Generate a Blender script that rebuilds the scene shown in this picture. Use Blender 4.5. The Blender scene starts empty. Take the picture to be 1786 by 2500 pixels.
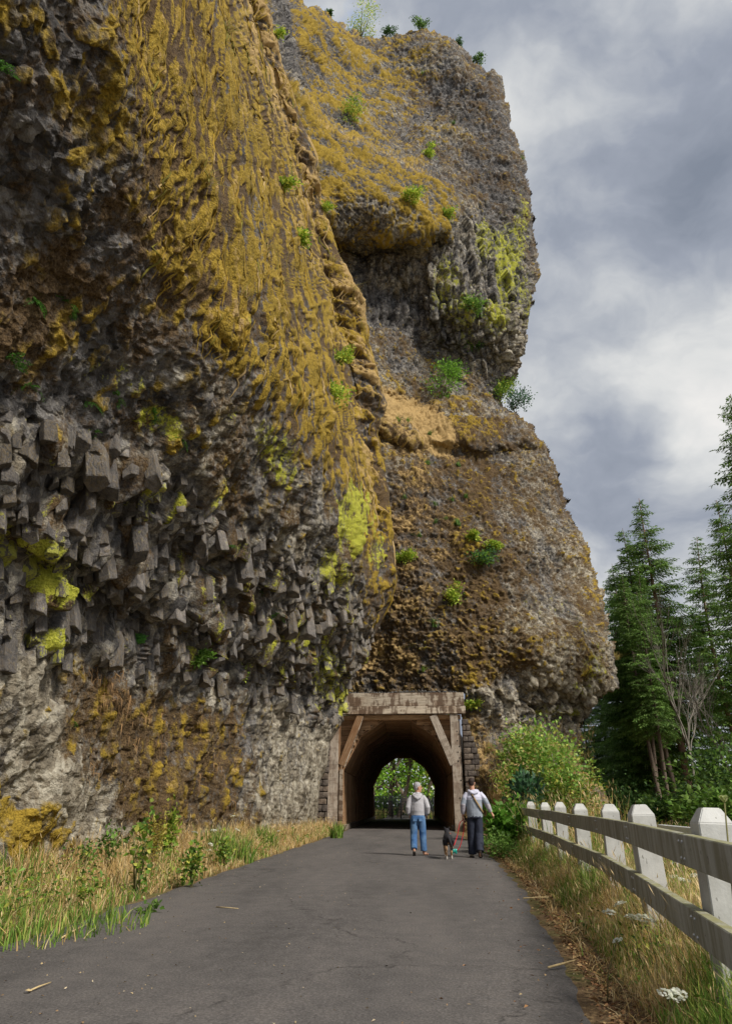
import bpy, bmesh, math, random
import numpy as np
from mathutils import Vector, Matrix

C = bpy.context.scene
COL = C.collection
R = math.radians

# ------------------------------------------------------------------ camera
FPX, CX, CY = 1660.0, 893.0, 1250.0          # focal length and centre, in photograph pixels (1786 x 2500)
PITCH, YAW, EYE = R(23.4), R(3.5), 1.15
cam = bpy.data.cameras.new('camera')
cam.sensor_fit = 'VERTICAL'; cam.sensor_height = 36.0; cam.lens = FPX / 2500.0 * 36.0
cam.clip_start = 0.05; cam.clip_end = 3000
cam_ob = bpy.data.objects.new('camera', cam); COL.objects.link(cam_ob)
cam_ob.location = (0, 0, EYE); cam_ob.rotation_euler = (R(90) + PITCH, 0, YAW)
C.camera = cam_ob

# ------------------------------------------------------------------ world, sun, exposure
SUN_EL, SUN_AZ = R(44), R(128)               # azimuth clockwise from +Y: the sun stands to the right and behind
w = bpy.data.worlds.new('World'); C.world = w; w.use_nodes = True
nt = w.node_tree; nt.nodes.clear()
def nd(nt, t, **kw):
    n = nt.nodes.new(t)
    for k, v in kw.items():
        if k in n.inputs.keys() if isinstance(k, str) else False: n.inputs[k].default_value = v
        else: setattr(n, k, v)
    return n
def mathn(nt, op, a, b=None, c=None, clamp=False):
    n = nt.nodes.new('ShaderNodeMath'); n.operation = op; n.use_clamp = clamp
    for i, v in enumerate((a, b, c)):
        if v is None: continue
        if isinstance(v, (int, float)): n.inputs[i].default_value = v
        else: nt.links.new(v, n.inputs[i])
    return n.outputs[0]
def mixc(nt, f, a, b, blend='MIX'):
    n = nt.nodes.new('ShaderNodeMix'); n.data_type = 'RGBA'; n.blend_type = blend
    for s, v in ((0, f), (6, a), (7, b)):
        if isinstance(v, (int, float)): n.inputs[s].default_value = v
        elif isinstance(v, tuple): n.inputs[s].default_value = (v[0], v[1], v[2], 1)
        else: nt.links.new(v, n.inputs[s])
    return n.outputs[2]
def ramp(nt, f, stops, interp='LINEAR'):
    n = nt.nodes.new('ShaderNodeValToRGB'); e = n.color_ramp.elements; n.color_ramp.interpolation = interp
    while len(e) < len(stops): e.new(0.5)
    for k, (p, c) in enumerate(stops):
        e[k].position = p
        e[k].color = (c, c, c, 1) if isinstance(c, (int, float)) else (c[0], c[1], c[2], 1)
    nt.links.new(f, n.inputs[0]); return n.outputs[0]
def noise(nt, vec, scale, detail=4, rough=0.55, dist=0.0, col=False):
    n = nt.nodes.new('ShaderNodeTexNoise'); n.inputs['Scale'].default_value = scale
    n.inputs['Detail'].default_value = detail; n.inputs['Roughness'].default_value = rough
    n.inputs['Distortion'].default_value = dist
    if vec is not None: nt.links.new(vec, n.inputs['Vector'])
    return n.outputs[1 if col else 0]
def mapping(nt, vec, scale=(1, 1, 1), loc=(0, 0, 0)):
    n = nt.nodes.new('ShaderNodeMapping'); n.inputs['Scale'].default_value = scale
    n.inputs['Location'].default_value = loc; nt.links.new(vec, n.inputs['Vector']); return n.outputs[0]

def cam_ray(px, py):
    """world direction through a photograph pixel, one unit deep along the lens axis (numpy-friendly)"""
    u = (np.asarray(px, float) - CX) / FPX; v = (CY - np.asarray(py, float)) / FPX
    fh = math.cos(PITCH) - v * math.sin(PITCH); zz = math.sin(PITCH) + v * math.cos(PITCH)
    x = u * math.cos(YAW) - fh * math.sin(YAW); y = u * math.sin(YAW) + fh * math.cos(YAW)
    return np.stack(np.broadcast_arrays(x, y, zz), -1)
def at(px, py, D):
    """the point at distance D (metres up the path) that stands at this place of the photograph"""
    r = cam_ray(px, py); return Vector((0, 0, EYE)) + Vector(r * (D / r[1]))
def atz(px, py, zc): return Vector((0, 0, EYE)) + Vector(cam_ray(px, py) * zc)
def on_ground(px, py, z=0.0):
    r = cam_ray(px, py); return Vector((0, 0, EYE)) + Vector(r * ((z - EYE) / r[2]))

tc = nd(nt, 'ShaderNodeTexCoord').outputs['Generated']
sky = nt.nodes.new('ShaderNodeTexSky'); sky.sky_type = 'NISHITA'; sky.sun_disc = False
sky.sun_elevation = SUN_EL; sky.sun_rotation = SUN_AZ
sky.air_density = 1.2; sky.dust_density = 1.5
warp = noise(nt, tc, 3.0, 5, 0.55, 0.0, True)
wv = nd(nt, 'ShaderNodeVectorMath', operation='MULTIPLY_ADD'); nt.links.new(warp, wv.inputs[0])
wv.inputs[1].default_value = (0.22, 0.22, 0.22); nt.links.new(tc, wv.inputs[2])
cv = mapping(nt, wv.outputs[0], (2.4, 2.4, 4.2), (3.1, 0.7, 1.9))
n1 = noise(nt, cv, 1.5, 7, 0.5); n2 = noise(nt, cv, 4.2, 6, 0.55)
dens = mathn(nt, 'ADD', mathn(nt, 'MULTIPLY_ADD', n1, 1.5, -0.25), mathn(nt, 'MULTIPLY', mathn(nt, 'SUBTRACT', n2, 0.5), 0.45))
def blob(px, py, size, amt):
    """one cloud of the bank: a soft patch of thicker or thinner cloud round a direction"""
    global dens
    d = Vector(cam_ray(px, py)).normalized()
    dn = nd(nt, 'ShaderNodeVectorMath', operation='DISTANCE'); nt.links.new(wv.outputs[0], dn.inputs[0])
    dn.inputs[1].default_value = d + Vector((0.11, 0.11, 0.11))
    g = mathn(nt, 'SMOOTHSTEP', dn.outputs['Value'], 0.0, size) if False else None
    mr = nd(nt, 'ShaderNodeMapRange', interpolation_type='SMOOTHERSTEP'); nt.links.new(dn.outputs['Value'], mr.inputs[0])
    mr.inputs[1].default_value = 0.0; mr.inputs[2].default_value = size
    mr.inputs[3].default_value = amt; mr.inputs[4].default_value = 0.0
    dens = mathn(nt, 'ADD', dens, mr.outputs[0])
blob(1470, 850, 0.28, 0.27); blob(1750, 1080, 0.18, 0.26); blob(1330, 1010, 0.16, 0.12); blob(1700, 930, 0.2, 0.12)
blob(1480, 620, 0.26, -0.15); blob(1440, 1140, 0.24, -0.26); blob(1640, 480, 0.18, -0.06); blob(1350, 640, 0.2, -0.1); blob(1600, 770, 0.10, -0.10)
blob(1420, 380, 0.2, 0.06); blob(1650, 150, 0.3, -0.02); blob(1420, 1330, 0.2, 0.10)
cc = ramp(nt, dens, [(0.10, (0.80, 0.92, 1.15)), (0.36, (1.18, 1.30, 1.55)), (0.52, (1.65, 1.75, 1.92)), (0.64, (2.1, 2.17, 2.25)), (0.78, (2.6, 2.63, 2.62)), (0.95, (3.05, 3.0, 2.93))])
hole = ramp(nt, noise(nt, mapping(nt, tc, (1, 1, 1.6), (5.3, 1.1, 0.4)), 3.1, 5, 0.55), [(0.0, 1.0), (0.27, 1.0), (0.34, 0.0)])
skyc = mixc(nt, 1.0, sky.outputs[0], (1.0, 1.0, 1.0), 'MULTIPLY')
fin = mixc(nt, hole, cc, skyc)
bg = nd(nt, 'ShaderNodeBackground'); bg.inputs['Strength'].default_value = 0.1
nt.links.new(fin, bg.inputs['Color'])
wo = nd(nt, 'ShaderNodeOutputWorld'); nt.links.new(bg.outputs[0], wo.inputs['Surface'])

sun = bpy.data.lights.new('sun', 'SUN'); sun.energy = 1.5; sun.angle = R(14); sun.color = (1.0, 0.94, 0.85)
so = bpy.data.objects.new('sun', sun); COL.objects.link(so)
sd = Vector((math.sin(SUN_AZ) * math.cos(SUN_EL), math.cos(SUN_AZ) * math.cos(SUN_EL), math.sin(SUN_EL)))
so.rotation_euler = sd.to_track_quat('Z', 'Y').to_euler(); so.location = (20, -20, 40)

C.view_settings.view_transform = 'Standard'; C.view_settings.look = 'None'
C.view_settings.gamma = 1.0; C.view_settings.use_curve_mapping = False
C.view_settings.exposure = 1.5
C.cycles.max_bounces = 6; C.cycles.diffuse_bounces = 4; C.cycles.transparent_max_bounces = 8
C.cycles.use_denoising = True
try: C.cycles.denoiser = 'OPENIMAGEDENOISE'
except Exception: pass

# ------------------------------------------------------------------ numpy noise
def _h(ix, iy, iz, s):
    with np.errstate(over='ignore'):
        h = ix.astype(np.uint32) * np.uint32(374761393) + iy.astype(np.uint32) * np.uint32(668265263) + iz.astype(np.uint32) * np.uint32(2246822519) + np.uint32((s * 3266489917) & 0xffffffff)
        h = (h ^ (h >> np.uint32(13))) * np.uint32(1274126177)
        h = (h ^ (h >> np.uint32(15))) * np.uint32(2654435761)
        h = h ^ (h >> np.uint32(16))
    return (h.astype(np.float32) / np.float32(4294967296.0))
def vnoise(p, s=0):
    p = np.asarray(p, np.float32); f = np.floor(p); i = f.astype(np.int64); t = (p - f); t = t * t * t * (t * (t * 6 - 15) + 10)
    x, y, z = i[..., 0], i[..., 1], i[..., 2]; u, v, ww = t[..., 0], t[..., 1], t[..., 2]
    def L(a, b, k): return a + (b - a) * k
    a = L(L(_h(x, y, z, s), _h(x + 1, y, z, s), u), L(_h(x, y + 1, z, s), _h(x + 1, y + 1, z, s), u), v)
    b = L(L(_h(x, y, z + 1, s), _h(x + 1, y, z + 1, s), u), L(_h(x, y + 1, z + 1, s), _h(x + 1, y + 1, z + 1, s), u), v)
    return L(a, b, ww) * 2 - 1
def fbm(p, s=0, o=4, g=0.5, l=2.03):
    r = 0; a = 1.0; n = 0
    for k in range(o):
        r = r + a * vnoise(p * (l ** k) + 17.3 * k, s + k); n += a; a *= g
    return r / n
def ridged(p, s=0, o=3, g=0.5, l=2.03):
    r = 0; a = 1.0; n = 0
    for k in range(o):
        r = r + a * (1 - 2 * np.abs(vnoise(p * (l ** k) + 9.1 * k, s + k))); n += a; a *= g
    return r / n
def worley(p, s=0):
    """F1, F2, a per-cell random and the offset to the cell's point"""
    p = np.asarray(p, np.float32); f = np.floor(p).astype(np.int64); fr = p - f
    F1 = np.full(p.shape[:-1], 9, np.float32); F2 = F1.copy(); idr = np.zeros_like(F1); off = np.zeros(p.shape, np.float32)
    for dx in (-1, 0, 1):
        for dy in (-1, 0, 1):
            for dz in (-1, 0, 1):
                x, y, z = f[..., 0] + dx, f[..., 1] + dy, f[..., 2] + dz
                c = np.stack((dx + _h(x, y, z, s), dy + _h(x, y, z, s + 7), dz + _h(x, y, z, s + 13)), -1) - fr
                d = np.sqrt((c * c).sum(-1)); m = d < F1
                F2 = np.where(m, F1, np.minimum(F2, d)); F1 = np.where(m, d, F1)
                idr = np.where(m, _h(x, y, z, s + 29), idr); off[m] = c[m]
    return F1, F2, idr, off
def sstep(a, b, x):
    t = np.clip((x - a) / (b - a), 0, 1); return t * t * (3 - 2 * t)
def poly_sd(px, py, poly, closed=True):
    """signed distance (positive inside) to a closed outline, or distance to an open line, in its own units"""
    px = np.asarray(px, np.float32); py = np.asarray(py, np.float32)
    d = np.full(px.shape, 1e9, np.float32); ins = np.zeros(px.shape, bool); n = len(poly)
    for k in range(n if closed else n - 1):
        ax, ay = poly[k]; bx, by = poly[(k + 1) % n]
        vx, vy = bx - ax, by - ay; L2 = vx * vx + vy * vy + 1e-9
        t = np.clip(((px - ax) * vx + (py - ay) * vy) / L2, 0, 1)
        d = np.minimum(d, (px - ax - t * vx) ** 2 + (py - ay - t * vy) ** 2)
        if closed:
            c = ((ay > py) != (by > py)) & (px < vx * (py - ay) / (by - ay + 1e-12) + ax); ins ^= c
    d = np.sqrt(d); return np.where(ins, d, -d) if closed else d

# ------------------------------------------------------------------ mesh helpers
def np_mesh(name, V, quads=None, tris=None, smooth=True, cols=None):
    me = bpy.data.meshes.new(name); V = np.asarray(V, np.float32)
    q = np.zeros((0, 4), np.int32) if quads is None else np.asarray(quads, np.int32)
    t = np.zeros((0, 3), np.int32) if tris is None else np.asarray(tris, np.int32)
    me.vertices.add(len(V)); me.vertices.foreach_set('co', V.ravel())
    me.loops.add(q.size + t.size); me.loops.foreach_set('vertex_index', np.concatenate((q.ravel(), t.ravel())))
    me.polygons.add(len(q) + len(t))
    st = np.concatenate((np.arange(len(q)) * 4, q.size + np.arange(len(t)) * 3)).astype(np.int32)
    me.polygons.foreach_set('loop_start', st)
    if smooth: me.polygons.foreach_set('use_smooth', np.ones(len(q) + len(t), bool))
    for k, c in (cols or {}).items():
        a = me.color_attributes.new(k, 'FLOAT_COLOR', 'POINT'); c = np.asarray(c, np.float32)
        if c.shape[1] == 3: c = np.concatenate((c, np.ones((len(c), 1), np.float32)), 1)
        a.data.foreach_set('color', c.ravel())
    me.update(calc_edges=True); me.validate(); return me
def link(name, me, mat=None, parent=None):
    o = bpy.data.objects.new(name, me); COL.objects.link(o)
    if mat is not None and me is not None and len(me.materials) == 0: me.materials.append(mat)
    if parent is not None: o.parent = parent
    return o
def tag(o, label=None, cat=None, group=None, kind=None):
    if label: o['label'] = label
    if cat: o['category'] = cat
    if group: o['group'] = group
    if kind: o['kind'] = kind
    return o
def empty(name, loc, label, cat, group=None, rz=0.0):
    o = bpy.data.objects.new(name, None); COL.objects.link(o); o.location = loc; o.rotation_euler = (0, 0, rz)
    o.empty_display_size = 0.2
    return tag(o, label, cat, group)
def copy_tree(o, parent=None):
    c = o.copy(); COL.objects.link(c); c.parent = parent
    for ch in list(o.children): copy_tree(ch, c)
    return c
def bm_mesh(name, bm, smooth=False):
    me = bpy.data.meshes.new(name); bm.to_mesh(me); bm.free()
    if smooth: me.polygons.foreach_set('use_smooth', np.ones(len(me.polygons), bool))
    return me
def box_bm(sx, sy, sz, bev=0.0, seg=1, bm=None, mat=None):
    bm = bm or bmesh.new()
    r = bmesh.ops.create_cube(bm, size=1.0, matrix=(mat or Matrix()) @ Matrix.Diagonal((sx, sy, sz, 1)))
    if bev > 0:
        es = list({e for v in r['verts'] for e in v.link_edges})
        bmesh.ops.bevel(bm, geom=es, offset=bev, segments=seg, affect='EDGES', profile=0.5)
    return bm
def board(name, a, b, wid, thk, up, mat, parent=None, bev=0.008, jit=0.0, inv=None):
    """a timber from a to b: local X runs along it, Z is the side that faces `up`"""
    a = Vector(a); b = Vector(b); d = b - a; L = d.length; x = d.normalized(); z = Vector(up) - x * x.dot(Vector(up)); z.normalize(); y = z.cross(x)
    bm = box_bm(L, wid, thk, bev)
    if jit:
        for v in bm.verts: v.co += Vector((0, random.uniform(-jit, jit), random.uniform(-jit, jit)))
    o = link(name, bm_mesh(name, bm), mat, parent)
    M = Matrix((x, y, z)).transposed().to_4x4(); M.translation = (a + b) / 2
    if parent is not None: M = parent.matrix_basis.inverted() @ M
    o.matrix_local = M
    return o
def tube_np(pts, rad, n=8, cap=True):
    """rings along a polyline; rad is one radius or (rx, ry) per point; returns V, quads, tris"""
    pts = [Vector(p) for p in pts]; V = []; Q = []; T = []
    ref = None
    for k, p in enumerate(pts):
        d = (pts[min(k + 1, len(pts) - 1)] - pts[max(k - 1, 0)]).normalized()
        if ref is None: ref = Vector((1, 0, 0)) if abs(d.x) < 0.8 else Vector((0, 1, 0))
        s = (ref - d * ref.dot(d)).normalized(); ref = s; t = d.cross(s)
        r = rad[k]; rx, ry = (r, r) if not isinstance(r, tuple) else r
        for j in range(n):
            a = 2 * math.pi * j / n; V.append(p + s * (rx * math.cos(a)) + t * (ry * math.sin(a)))
        if k:
            b0 = (k - 1) * n; b1 = k * n
            for j in range(n): Q.append((b0 + j, b0 + (j + 1) % n, b1 + (j + 1) % n, b1 + j))
    if cap:
        V.append(pts[0]); c0 = len(V) - 1; V.append(pts[-1]); c1 = len(V) - 1; b = (len(pts) - 1) * n
        for j in range(n): T.append((c0, (j + 1) % n, j)); T.append((c1, b + j, b + (j + 1) % n))
    return [tuple(v) for v in V], Q, T
class MB:
    """collects pieces of one part"""
    def __init__(s): s.V = []; s.Q = []; s.T = []; s.c = []; s.n = 0
    def add(s, V, Q=(), T=(), col=None):
        V = np.asarray(V, np.float32).reshape(-1, 3); s.V.append(V)
        if len(Q): s.Q.append(np.asarray(Q, np.int32) + s.n)
        if len(T): s.T.append(np.asarray(T, np.int32) + s.n)
        if col is not None:
            c = np.asarray(col, np.float32); s.c.append(np.broadcast_to(c, (len(V), 3)) if c.ndim == 1 else c)
        s.n += len(V); return s
    def tube(s, pts, rad, n=8, col=None, cap=True): return s.add(*tube_np(pts, rad, n, cap), col=col)
    def mesh(s, name, smooth=True):
        return np_mesh(name, np.concatenate(s.V), np.concatenate(s.Q) if s.Q else None, np.concatenate(s.T) if s.T else None, smooth,
                       {'Col': np.concatenate(s.c)} if s.c else None)
    def build(s, name, mat, parent=None, smooth=True): return link(name, s.mesh(name, smooth), mat, parent)

# ------------------------------------------------------------------ materials
def new_mat(name):
    m = bpy.data.materials.new(name); m.use_nodes = True; nt = m.node_tree; nt.nodes.clear()
    o = nt.nodes.new('ShaderNodeOutputMaterial'); b = nt.nodes.new('ShaderNodeBsdfPrincipled')
    nt.links.new(b.outputs[0], o.inputs[0]); b.inputs['Roughness'].default_value = 0.85
    b.inputs['Specular IOR Level'].default_value = 0.25
    return m, nt, b
def bump(nt, b, h, strength=0.5, dist=0.02):
    n = nt.nodes.new('ShaderNodeBump'); n.inputs['Strength'].default_value = strength; n.inputs['Distance'].default_value = dist
    nt.links.new(h, n.inputs['Height']); nt.links.new(n.outputs[0], b.inputs['Normal'])
def objco(nt): return nd(nt, 'ShaderNodeTexCoord').outputs['Object']
def attr(nt, name): n = nt.nodes.new('ShaderNodeAttribute'); n.attribute_name = name; return n.outputs['Color']
def simple_mat(name, col, rough=0.8, var=0.2, scale=20.0, bmp=0.0, spec=0.25, metal=0.0):
    m, nt, b = new_mat(name); co = objco(nt)
    f = noise(nt, co, scale, 5)
    c = ramp(nt, f, [(0.25, tuple(x * (1 - var) for x in col)), (0.75, tuple(min(1, x * (1 + var)) for x in col))])
    nt.links.new(c, b.inputs['Base Color']); b.inputs['Roughness'].default_value = rough
    b.inputs['Specular IOR Level'].default_value = spec; b.inputs['Metallic'].default_value = metal
    if bmp: bump(nt, b, f, bmp, 0.01)
    return m
def leaf_mat(name, trans=0.35, rough=0.55):
    """leaf, blade and moss colour comes from each piece's own colour; some light passes through"""
    m, nt, b = new_mat(name); c = attr(nt, 'Col')
    f = noise(nt, objco(nt), 9.0, 3)
    c2 = mixc(nt, 1.0, c, ramp(nt, f, [(0.3, 0.75), (0.7, 1.25)]), 'MULTIPLY')
    nt.links.new(c2, b.inputs['Base Color']); b.inputs['Roughness'].default_value = rough
    if trans:
        t = nt.nodes.new('ShaderNodeBsdfTranslucent'); nt.links.new(c2, t.inputs[0])
        mx = nt.nodes.new('ShaderNodeMixShader'); mx.inputs[0].default_value = trans
        nt.links.new(b.outputs[0], mx.inputs[1]); nt.links.new(t.outputs[0], mx.inputs[2])
        nt.links.new(mx.outputs[0], nt.nodes['Material Output'].inputs[0])
    return m
M_LEAF = leaf_mat('leaves'); M_GRASS = leaf_mat('grass_blades', 0.3, 0.7); M_MOSS = leaf_mat('moss_strands', 0.15, 0.9); M_NEEDLE = leaf_mat('needles', 0.2, 0.6)
M_TINT = leaf_mat('tinted', 0.0, 0.75)
# ------------------------------------------------------------------ cliffs
def rock_material():
    m, nt, b = new_mat('basalt_rock'); co = objco(nt)
    k1 = nd(nt, 'ShaderNodeSeparateColor'); nt.links.new(attr(nt, 'mask'), k1.inputs[0])
    k2 = nd(nt, 'ShaderNodeSeparateColor'); nt.links.new(attr(nt, 'mask2'), k2.inputs[0])
    rel = mathn(nt, 'SUBTRACT', k2.outputs[1], 0.5)
    nL = noise(nt, co, 0.7, 4, 0.6); nB = noise(nt, co, 7.0, 6, 0.65); nC = noise(nt, co, 28.0, 4, 0.6)
    def mot(k, a=2.3, bb=12.0):
        v = mapping(nt, co, (1, 1, 0.8), (k * 3.7, k * 1.9, k * 5.1))
        return mathn(nt, 'ADD', mathn(nt, 'MULTIPLY', noise(nt, v, a, 5, 0.65), 0.55), mathn(nt, 'MULTIPLY', noise(nt, v, bb, 4, 0.65), 0.45))
    def sel(chan, k, amt=1.9, soft=0.10, relk=0.0, n=None):
        v = mathn(nt, 'ADD', chan, mathn(nt, 'MULTIPLY', mathn(nt, 'SUBTRACT', n if n is not None else mot(k), 0.5), amt))
        if relk: v = mathn(nt, 'ADD', v, mathn(nt, 'MULTIPLY', rel, relk))
        return ramp(nt, v, [(0.5 - soft, 0.0), (0.5 + soft, 1.0)])
    def vor(scale):
        n = nd(nt, 'ShaderNodeTexVoronoi', feature='F1'); n.inputs['Scale'].default_value = scale; nt.links.new(co, n.inputs['Vector'])
        sp = nd(nt, 'ShaderNodeSeparateColor'); nt.links.new(n.outputs['Color'], sp.inputs[0]); return sp.outputs[0]
    chip = mathn(nt, 'ADD', mathn(nt, 'MULTIPLY', vor(3.3), 0.28), mathn(nt, 'ADD', mathn(nt, 'MULTIPLY', vor(8.0), 0.22), mathn(nt, 'MULTIPLY', nB, 0.55)))
    rock = ramp(nt, chip, [(0.26, (0.030, 0.028, 0.028)), (0.46, (0.085, 0.080, 0.077)), (0.62, (0.165, 0.155, 0.148)), (0.80, (0.31, 0.295, 0.27))])
    pale = ramp(nt, chip, [(0.28, (0.10, 0.082, 0.058)), (0.50, (0.29, 0.25, 0.185)), (0.75, (0.56, 0.515, 0.41))])
    c = mixc(nt, sel(k2.outputs[2], 1, 1.9, 0.14, 0.5), rock, pale)
    brown = ramp(nt, nC, [(0.3, (0.042, 0.026, 0.013)), (0.5, (0.115, 0.074, 0.036)), (0.75, (0.22, 0.15, 0.075))])
    c = mixc(nt, sel(k1.outputs[2], 2, 2.0, 0.14), c, brown)
    moss = ramp(nt, mathn(nt, 'ADD', mathn(nt, 'MULTIPLY', nC, 0.55), mathn(nt, 'MULTIPLY', mot(5, 1.2, 5.0), 0.5)), [(0.36, (0.085, 0.061, 0.013)), (0.47, (0.22, 0.153, 0.022)), (0.57, (0.385, 0.257, 0.034)), (0.70, (0.60, 0.425, 0.085))])
    c = mixc(nt, sel(k1.outputs[0], 3, 1.1, 0.13, 1.9), c, moss)
    straw = ramp(nt, nC, [(0.3, (0.30, 0.19, 0.07)), (0.7, (0.62, 0.44, 0.20))])
    c = mixc(nt, sel(k2.outputs[0], 4, 2.0, 0.12, 0.6), c, straw)
    lich = ramp(nt, nC, [(0.3, (0.27, 0.29, 0.03)), (0.65, (0.55, 0.54, 0.07))])
    c = mixc(nt, sel(k1.outputs[1], 6, 2.1, 0.09, 0.5, mathn(nt, 'ADD', mathn(nt, 'MULTIPLY', noise(nt, mapping(nt, co, (1, 1, 0.45)), 4.0, 6, 0.7), 0.6), mathn(nt, 'MULTIPLY', noise(nt, co, 16.0, 4, 0.7), 0.4))), c, lich)
    nt.links.new(c, b.inputs['Base Color']); b.inputs['Roughness'].default_value = 0.92
    b.inputs['Specular IOR Level'].default_value = 0.2
    bump(nt, b, mathn(nt, 'ADD', nB, mathn(nt, 'MULTIPLY', nC, 0.5)), 0.9, 0.08)
    return m
M_ROCK = rock_material()

def grid_quads(nr, nc, keep=None):
    i = np.arange(nr * nc).reshape(nr, nc)
    q = np.stack((i[:-1, :-1], i[1:, :-1], i[1:, 1:], i[:-1, 1:]), -1).reshape(-1, 4)
    if keep is not None:
        k = keep; kk = k[:-1, :-1] & k[1:, :-1] & k[1:, 1:] & k[:-1, 1:]; q = q[kk.ravel()]
    return q
def grid_normals(P):
    a = np.gradient(P, axis=0); b = np.gradient(P, axis=1); n = np.cross(a, b)
    n /= np.linalg.norm(n, axis=-1, keepdims=True) + 1e-9
    c = np.array((0, 0, EYE)) - P
    s = np.sign((n * c).sum(-1, keepdims=True)); s[s == 0] = 1
    return n * s
def blur(A, k):
    for ax in (0, 1):
        B = A.copy(); n = 1
        for s in range(1, k + 1):
            B = B + np.concatenate((A[(slice(s, None),) if ax == 0 else (slice(None), slice(s, None))], np.repeat(A[-1:] if ax == 0 else A[:, -1:], s, ax)), ax)
            B = B + np.concatenate((np.repeat(A[:1] if ax == 0 else A[:, :1], s, ax), A[(slice(None, -s),) if ax == 0 else (slice(None), slice(None, -s))]), ax); n += 2
        A = B / n
    return A
def resize(A, nr, nc):
    r = np.linspace(0, A.shape[0] - 1, nr); c = np.linspace(0, A.shape[1] - 1, nc)
    r0 = np.clip(np.floor(r).astype(int), 0, A.shape[0] - 2); c0 = np.clip(np.floor(c).astype(int), 0, A.shape[1] - 2)
    fr = (r - r0)[:, None]; fc = (c - c0)[None]
    return (A[r0][:, c0] * (1 - fr) + A[r0 + 1][:, c0] * fr) * (1 - fc) + (A[r0][:, c0 + 1] * (1 - fr) + A[r0 + 1][:, c0 + 1] * fr) * fc

# left cliff: edge of its nose (px at py)
SIL = np.array([(-300, 520), (-120, 600), (0, 643), (83, 665), (233, 715), (310, 742), (388, 775), (482, 781), (598, 820), (665, 848), (737, 886), (831, 900), (883, 915), (988, 943),
                (1058, 922), (1127, 936), (1210, 952), (1312, 960), (1413, 969), (1464, 957), (1515, 934), (1570, 906), (1631, 869), (1680, 850), (1736, 839), (1770, 832), (1810, 805), (1866, 799), (1906, 781), (1989, 775), (2060, 772), (2330, 770)], float)
PL, PFAR, NX = -170.0, -1700.0, 56               # the wall runs on past the left of the frame in NX coarser columns
def cols_px(nr, nc, ps, nx=NX):
    """pixel columns: nx coarse ones left of the frame, then nc - nx even ones up to the nose"""
    a = PFAR + (PL - PFAR) * (1 - (1 - np.arange(nx) / nx) ** 1.6); u = np.linspace(0, 1, nc - nx)[None] * np.ones((nr, 1))
    return np.concatenate((np.ones((nr, 1)) * a[None], PL + u * (ps[:, :1] - PL)), 1), np.concatenate((np.zeros((nr, nx)), u), 1)
def wall_x(z):
    zs = [-60, -2, 0.5, 2, 3.4, 4.35, 4.6, 5.3, 6.4, 7.4, 8.6, 10, 13, 17, 22, 30, 45, 80]
    xs = [-6.6, -6.3, -6.0, -5.8, -5.6, -5.5, -4.95, -4.75, -4.1, -3.5, -3.0, -2.8, -3.0, -3.6, -4.4, -6.2, -10, -20]
    return np.interp(z, zs, xs)
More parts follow.
